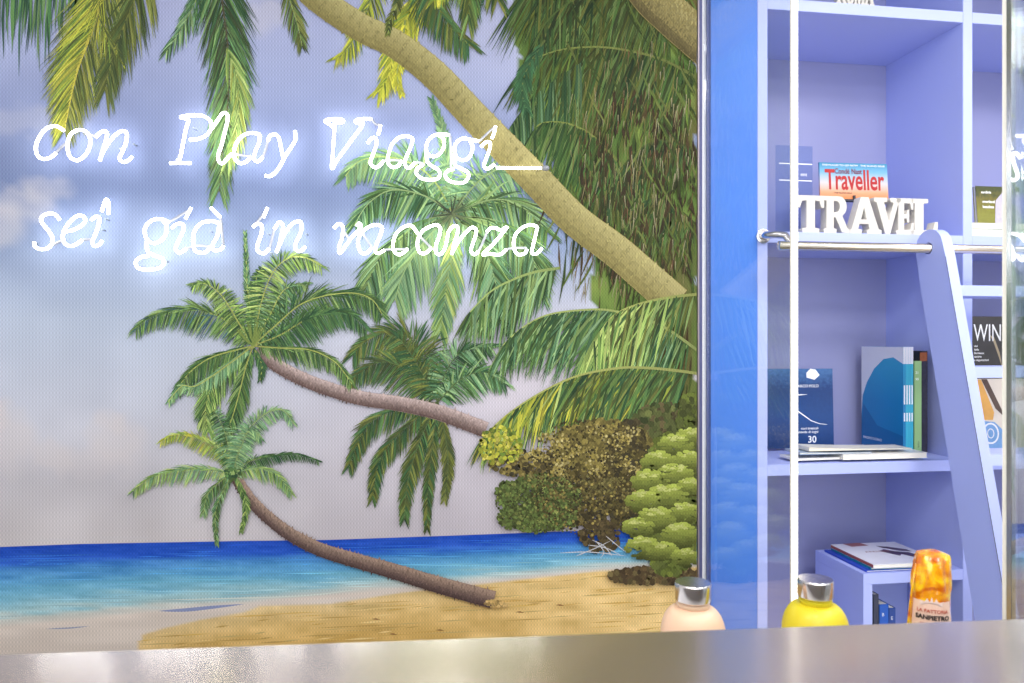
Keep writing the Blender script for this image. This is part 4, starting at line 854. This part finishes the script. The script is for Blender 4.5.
# right bay: olive guide on a pile of white books
zR = zs[1]+.0008; sR = xs_[1]+TD
def pile(label, s, z, W_, T, d0, dep, cov, rz=0):
    r = thing('book', label, 'book', SW(s, d0, z), BB+rz, 'books lying in the right bay'); c = .0012
    boxes('cover', [(0, W_, 0, dep, 0, c), (0, W_, 0, dep, T-c, T), (0, c, 0, dep, c, T-c)], cov, r); boxes('pages', [(c, W_-.002, -.0005, dep-.002, c, T-c)], M['pages'], r)
pile('white book with green spine lying at the bottom of the right bay pile', sR+.006, zR, .2, .022, .012, .26, cmat('green_spine', (30, 92, 84)))
pile('cream book lying on top of the right bay pile', sR+.003, zR+.0225, .2, .018, .014, .25, cmat('cream_spine', (216, 210, 190)), R(-1))
sO, zO = hit(978, 185, .07); zO0 = zR+.0415
ol = book('guide_book', 'olive green guide book standing on the pile in the right bay', 'book', .15, zO-zO0, .012, gradmat('olive_cover', [(0, (110, 110, 60)), (.5, (134, 134, 60)), (.8, (112, 104, 50)), (1, (70, 76, 44))], lo=0, hi=.16, noise=.6), sO, .07, zO0, lean_=R(5))
text('lettering', 'sardinia', .011, M['ink'], ol, (.018, -.0005, (zO-zO0)*.82), bold=.0003); text('lettering', 'overland', .012, M['ink'], ol, (.020, -.0005, (zO-zO0)*.58), bold=.0003); text('lettering', 'beaches', .012, M['ink'], ol, (.020, -.0005, (zO-zO0)*.45), bold=.0003)
patch(ol, 'cover_print', [(.058, 0), (.15, 0), (.15, .11), (.09, .105), (.066, .08)], cmat('lilac_flowers', (190, 184, 206), noise=.2, nscale=120))
# lower right bay: the two magazines behind the ladder
dW = .16; sW, zW = hit(971.5, 316, dW)
wn = book('magazine', 'black magazine titled WINE in thin white capitals behind the ladder', 'magazine', .24, zW-zM-.001, .008, cmat('black_cover', (58, 56, 56), noise=.25, nscale=30), sR+.006 if sW < sR+.006 else sW, dW, zM, lean_=R(0), spine=-1)
ws0 = max(sW, sR+.006); Hw = zW-zM
text('title', 'WINE', .078, M['ink'], wn, (hit(973.5, 330, dW)[0]-ws0, -.0005, hit(975, 341, dW)[1]-zM), sx=.62, spacing=1.0)
for i, (tx, yy) in enumerate([('vini', 347), ('italia', 350.5), ('Bordeaux', 354), ('cantine', 357.5), ('e degustazioni', 361)]): text('lettering', tx, .009, M['ink'], wn, (hit(974, yy, dW)[0]-ws0, -.0005, hit(975, yy, dW)[1]-zM), bold=.0002)
patch(wn, 'cover_print', [(.06, Hw*.86), (.075, Hw*.82), (.095, Hw*.70), (.11, Hw*.6), (.10, Hw*.72), (.08, Hw*.84)], cmat('amber_glass_print', (176, 160, 130), noise=.2))
dO = .05; sO2, zO2 = hit(975, 379, dO); so = max(sO2, sR+.004)
om = book('magazine', 'orange and blue magazine with a globe drawing behind the ladder', 'magazine', .21, zO2-zM, .006, cmat('sand_cover', (226, 214, 196), noise=.1), so, dO, zM, lean_=R(3), spine=-1); Ho = zO2-zM
patch(om, 'cover_print', [(0, Ho*.45), (0, Ho*.99), (.03, Ho*.99), (.07, Ho*.55), (.065, Ho*.45)], cmat('orange_print', (232, 172, 86), noise=.15, nscale=50))
patch(om, 'cover_print', [(.03, Ho*.995), (.05, Ho*.995), (.10, Ho*.55), (.10, Ho*.50), (.075, Ho*.60)], cmat('umber_print', (90, 70, 60), noise=.4, nscale=60), lay=2)
patch(om, 'cover_print', [(0, .003), (0, Ho*.45), (.07, Ho*.42), (.10, Ho*.3), (.10, .003)], cmat('sky_print', (120, 166, 214), noise=.2, nscale=60), lay=2)
shape('globe_print', [circ(.055, Ho*.27, .028, .032), circ(.055, Ho*.27, .023, .027)[::-1], circ(.055, Ho*.27, .012, .015), circ(.055, Ho*.27, .009, .012)[::-1]], .0001, M['ink'], om, (0, -.0008, 0))
patch(om, 'bottom_band', [(0, .003), (0, .014), (.21, .014), (.21, .003)], cmat('teal_band', (30, 110, 110)), lay=3)
# ------------------------------------------------------------------ counter and worktop
YC = .62; zc_ = H-YC*abs(ray(512, 636.3).z)/ray(512, 636.3).y
cnt = thing('counter', 'brushed bronze metal topped reception counter across the foreground', 'counter', (-.3, .36, 0), R(0))
m = mat('brushed_bronze', (176, 156, 134), .22, .7, noise=.05, nscale=30, stretch=(1, 40, 1), aniso=0.3, coat=1); m.node_tree.nodes['Principled BSDF'].inputs['Coat Roughness'].default_value = .13; M['bronze'] = m
boxes('countertop', [(-1.4, .3+XG-.02, -.31, .26, zc_-.03, zc_)], m, cnt, .0015)
boxes('front_panel', [(-1.38, .3+XG-.04, -.28, -.26, .08, zc_-.03), (-1.38, -1.36, -.26, .2, .08, zc_-.03), (.3+XG-.06, .3+XG-.04, -.26, .2, .08, zc_-.03)], M['white'], cnt)
boxes('plinth', [(-1.36, .3+XG-.06, -.26, .18, 0, .08)], M['dark'], cnt)
ZD = .868
dk_ = thing('desk', 'white working desk behind the counter carrying the bottles', 'desk', (-.3, .9, 0))
boxes('desktop', [(-1.4, .3+XG-.025, -.272, .22, ZD-.03, ZD)], M['white'], dk_, .001)
for a in (-1.39, .3+XG-.055): boxes('side_panel', [(a, a+.025, -.26, .21, 0, ZD-.03)], M['white'], dk_)
# ------------------------------------------------------------------ bottles
def bottle(name, label, px, ytop, z, hw, rgb, sssv):
    top = PD(px, ytop, z); p = Vector((top.x, top.y, ZD)); Hb_ = top.z-ZD-.003
    r = thing(name, label, 'bottle', (p.x, p.y, ZD+.0005), 0, 'round shouldered bottles with steel caps')
    rc = hw*z/F; k = z/F
    m = mat('frosted_'+name, rgb, .45, noise=.01, sss=.35, coat=.15); hcap = 18.5*k; R_ = 32*k
    body = [(.0, 0), (R_*.9, 0), (R_, .006)]
    zsft = Hb_-hcap
    body += [(R_, zsft-.045)]
    for a in range(0, 91, 9): pass
    nk = rc*.86
    for i in range(13):
        a = R(90*i/12); body.append((nk+(R_-nk)*math.cos(a)**.95 if i < 12 else nk, zsft-.042+.035*math.sin(a)))
    body += [(nk, zsft-.003), (nk*.98, zsft+.001)]
    lathe('body', body[1:], m, r)
    lathe('collar', [(nk*1.01, zsft-.0062), (nk*1.06, zsft-.005), (nk*1.06, zsft-.002), (nk*1.01, zsft-.0012)], m, r)
    c = [(rc*.96, zsft+.001), (rc, zsft+.0022), (rc, zsft+hcap-.0025), (rc*.985, zsft+hcap-.0008), (rc*.95, zsft+hcap), (rc*.3, zsft+hcap+.0003), (0.0005, zsft+hcap+.0003)]
    lathe('cap', c, M['cap'], r, 72)
bottle('water_bottle', 'peach frosted bottle with steel cap in front of the mural edge', 693, 580,   .90, 17.8, (238, 200, 168), .3)
bottle('water_bottle', 'yellow frosted bottle with steel cap under the light strip', 815.5, 576.5, .90, 17.2, (228, 208, 36), .3)
# amber cellophane wrapped bottle
zO_ = .90; kx = zO_/F; top = PD(933, 550.5, zO_)
wr = thing('wrapped_bottle', 'bottle wrapped in crinkled amber cellophane with a pink crown label', 'bottle', (top.x, top.y, ZD+.0005))
Hh = top.z-ZD
prof = [(0, .027), (.04, .028), (.10, .027), (.17, .0255), (Hh-.086, .0235), (Hh-.055, .0212), (Hh-.046, .0212), (Hh-.03, .0212), (Hh-.015, .0200), (Hh-.005, .0182), (Hh-.001, .0140), (Hh, .006)]
zz_ = [p[0] for p in prof]; rr_ = [p[1] for p in prof]
def wrapmesh(sc=1, jag=.0022, n=72, m_=70, z0=0, z1=Hh):
    V_, F_ = [], []; r_ = random.Random(3)
    ph = [(r_.uniform(0, 6.28), r_.choice([3, 5, 7, 9, 13]), r_.uniform(20, 160), r_.uniform(.3, 1)) for _ in range(9)]
    for i in range(m_+1):
        z = z0+(z1-z0)*i/m_; rad = float(np.interp(z, zz_, rr_))*sc
        amp = jag*(1.2 if z > Hh-.045 else .3)
        for j in range(n):
            a = 2*math.pi*j/n; d_ = sum(q*(1-abs(2*(((a*f+z*s_+p_)/6.283) % 1)-1)*2) for p_, f, s_, q in ph)/4
            rr2 = rad+amp*d_*min(1, (Hh-z)/.004+.1); V_.append((rr2*math.cos(a)-(.0045*(Hh-z)/.07 if z > Hh-.07 else .0045), rr2*math.sin(a), z))
        if i:
            for j in range(n): F_.append(((i-1)*n+j, (i-1)*n+(j+1) % n, i*n+(j+1) % n, i*n+j))
    F_.append(tuple(range(n))[::-1]); F_.append(tuple(m_*n+j for j in range(n))); return me_from(V_, F_, 'wrap')
m = bpy.data.materials.new('amber_cellophane'); m.use_nodes = True; nt = m.node_tree; b = nt.nodes['Principled BSDF']
n_ = nt.nodes.new('ShaderNodeTexNoise'); n_.inputs['Scale'].default_value = 62; n_.inputs['Detail'].default_value = 5; n_.inputs['Distortion'].default_value = .4; tc = nt.nodes.new('ShaderNodeTexCoord'); cr = nt.nodes.new('ShaderNodeValToRGB')
cr.color_ramp.elements.new(.5)
for e, (p_, c_) in zip(cr.color_ramp.elements, [(.36, (206, 98, 0)), (.5, (240, 160, 10)), (.62, (252, 206, 20))]): e.position = p_; e.color = (*lin(c_), 1)
nt.links.new(tc.outputs['Object'], n_.inputs['Vector']); nt.links.new(n_.outputs['Fac'], cr.inputs[0]); nt.links.new(cr.outputs[0], b.inputs['Base Color']); b.inputs['Roughness'].default_value = .12; b.inputs['Coat Weight'].default_value = .6; b.inputs['Subsurface Weight'].default_value = .2; b.inputs['Subsurface Scale'].default_value = .02
link('cellophane', wrapmesh(), m, wr)
tubes('cellophane_seam', [[Vector((-.036, -.002, .0)), Vector((-.035, -.002, Hh-.10)), Vector((-.029, -.002, Hh-.05)), Vector((-.0235, -.002, Hh-.015))]], .0012, m, wr, 6)
# curved label facing the camera
def bent(a0, a1, za, zb_, rad, n=14): 
    V_, F_ = [], []
    for i in range(n+1):
        a = a0+(a1-a0)*i/n
        for z in (za, zb_): 
            r0 = rad+float(np.interp(z, zz_, rr_)); V_.append((r0*math.cos(a)-.0045, r0*math.sin(a), z))
        if i: F_.append((2*i-2, 2*i, 2*i+1, 2*i-1))
    return V_, F_
ang = math.atan2(-top.y, -top.x)      # towards the camera
V_, F_ = bent(ang-.85, ang+1.15, Hh-.100, Hh-.056, .0012)
lab = link('label', me_from(V_, F_, 'label'), cmat('pink_label', (236, 200, 180), noise=.08), wr); lab.modifiers.new('thick', 'SOLIDIFY').thickness = .0003
def wrap_text(nm, s, size, m_, z, a_c, rad=.0024, bold=0, shp=None):
    if shp: me_ = shape(nm, shp, .0001, m_, wr, (0, 0, 0), (0, 0, 0))
    else: me_ = text(nm, s, size, m_, wr, (0, 0, 0), rot=(0, 0, 0), align='CENTER', bold=bold)
    r0 = rad+float(np.interp(z, zz_, rr_))
    for v in me_.data.vertices:
        a = a_c+v.co.x/r0; zz = z+v.co.y; v.co = ((r0+v.co.z)*math.cos(a)-.0045, (r0+v.co.z)*math.sin(a), zz)
    return me_
wrap_text('lettering', 'LA FATTORIA', .0058, cmat('brick_ink', (190, 80, 60)), Hh-.0685, ang+.15, bold=.0001)
wrap_text('lettering', 'SANPIETRO', .0074, M['black_ink'], Hh-.0765, ang+.15, bold=.0003)
wrap_text('lettering', 'prodotto tipico', .0045, cmat('brick_ink2', (160, 60, 50)), Hh-.0825, ang+.15)
wrap_text('crown', '', 0, cmat('crown_pink', (240, 214, 206)), Hh-.0605, ang+.10, shp=[[(-.012, 0), (.012, 0), (.013, .006), (.008, .003), (.005, .009), (.002, .004), (0, .011), (-.002, .004), (-.005, .009), (-.008, .003), (-.013, .006)]])
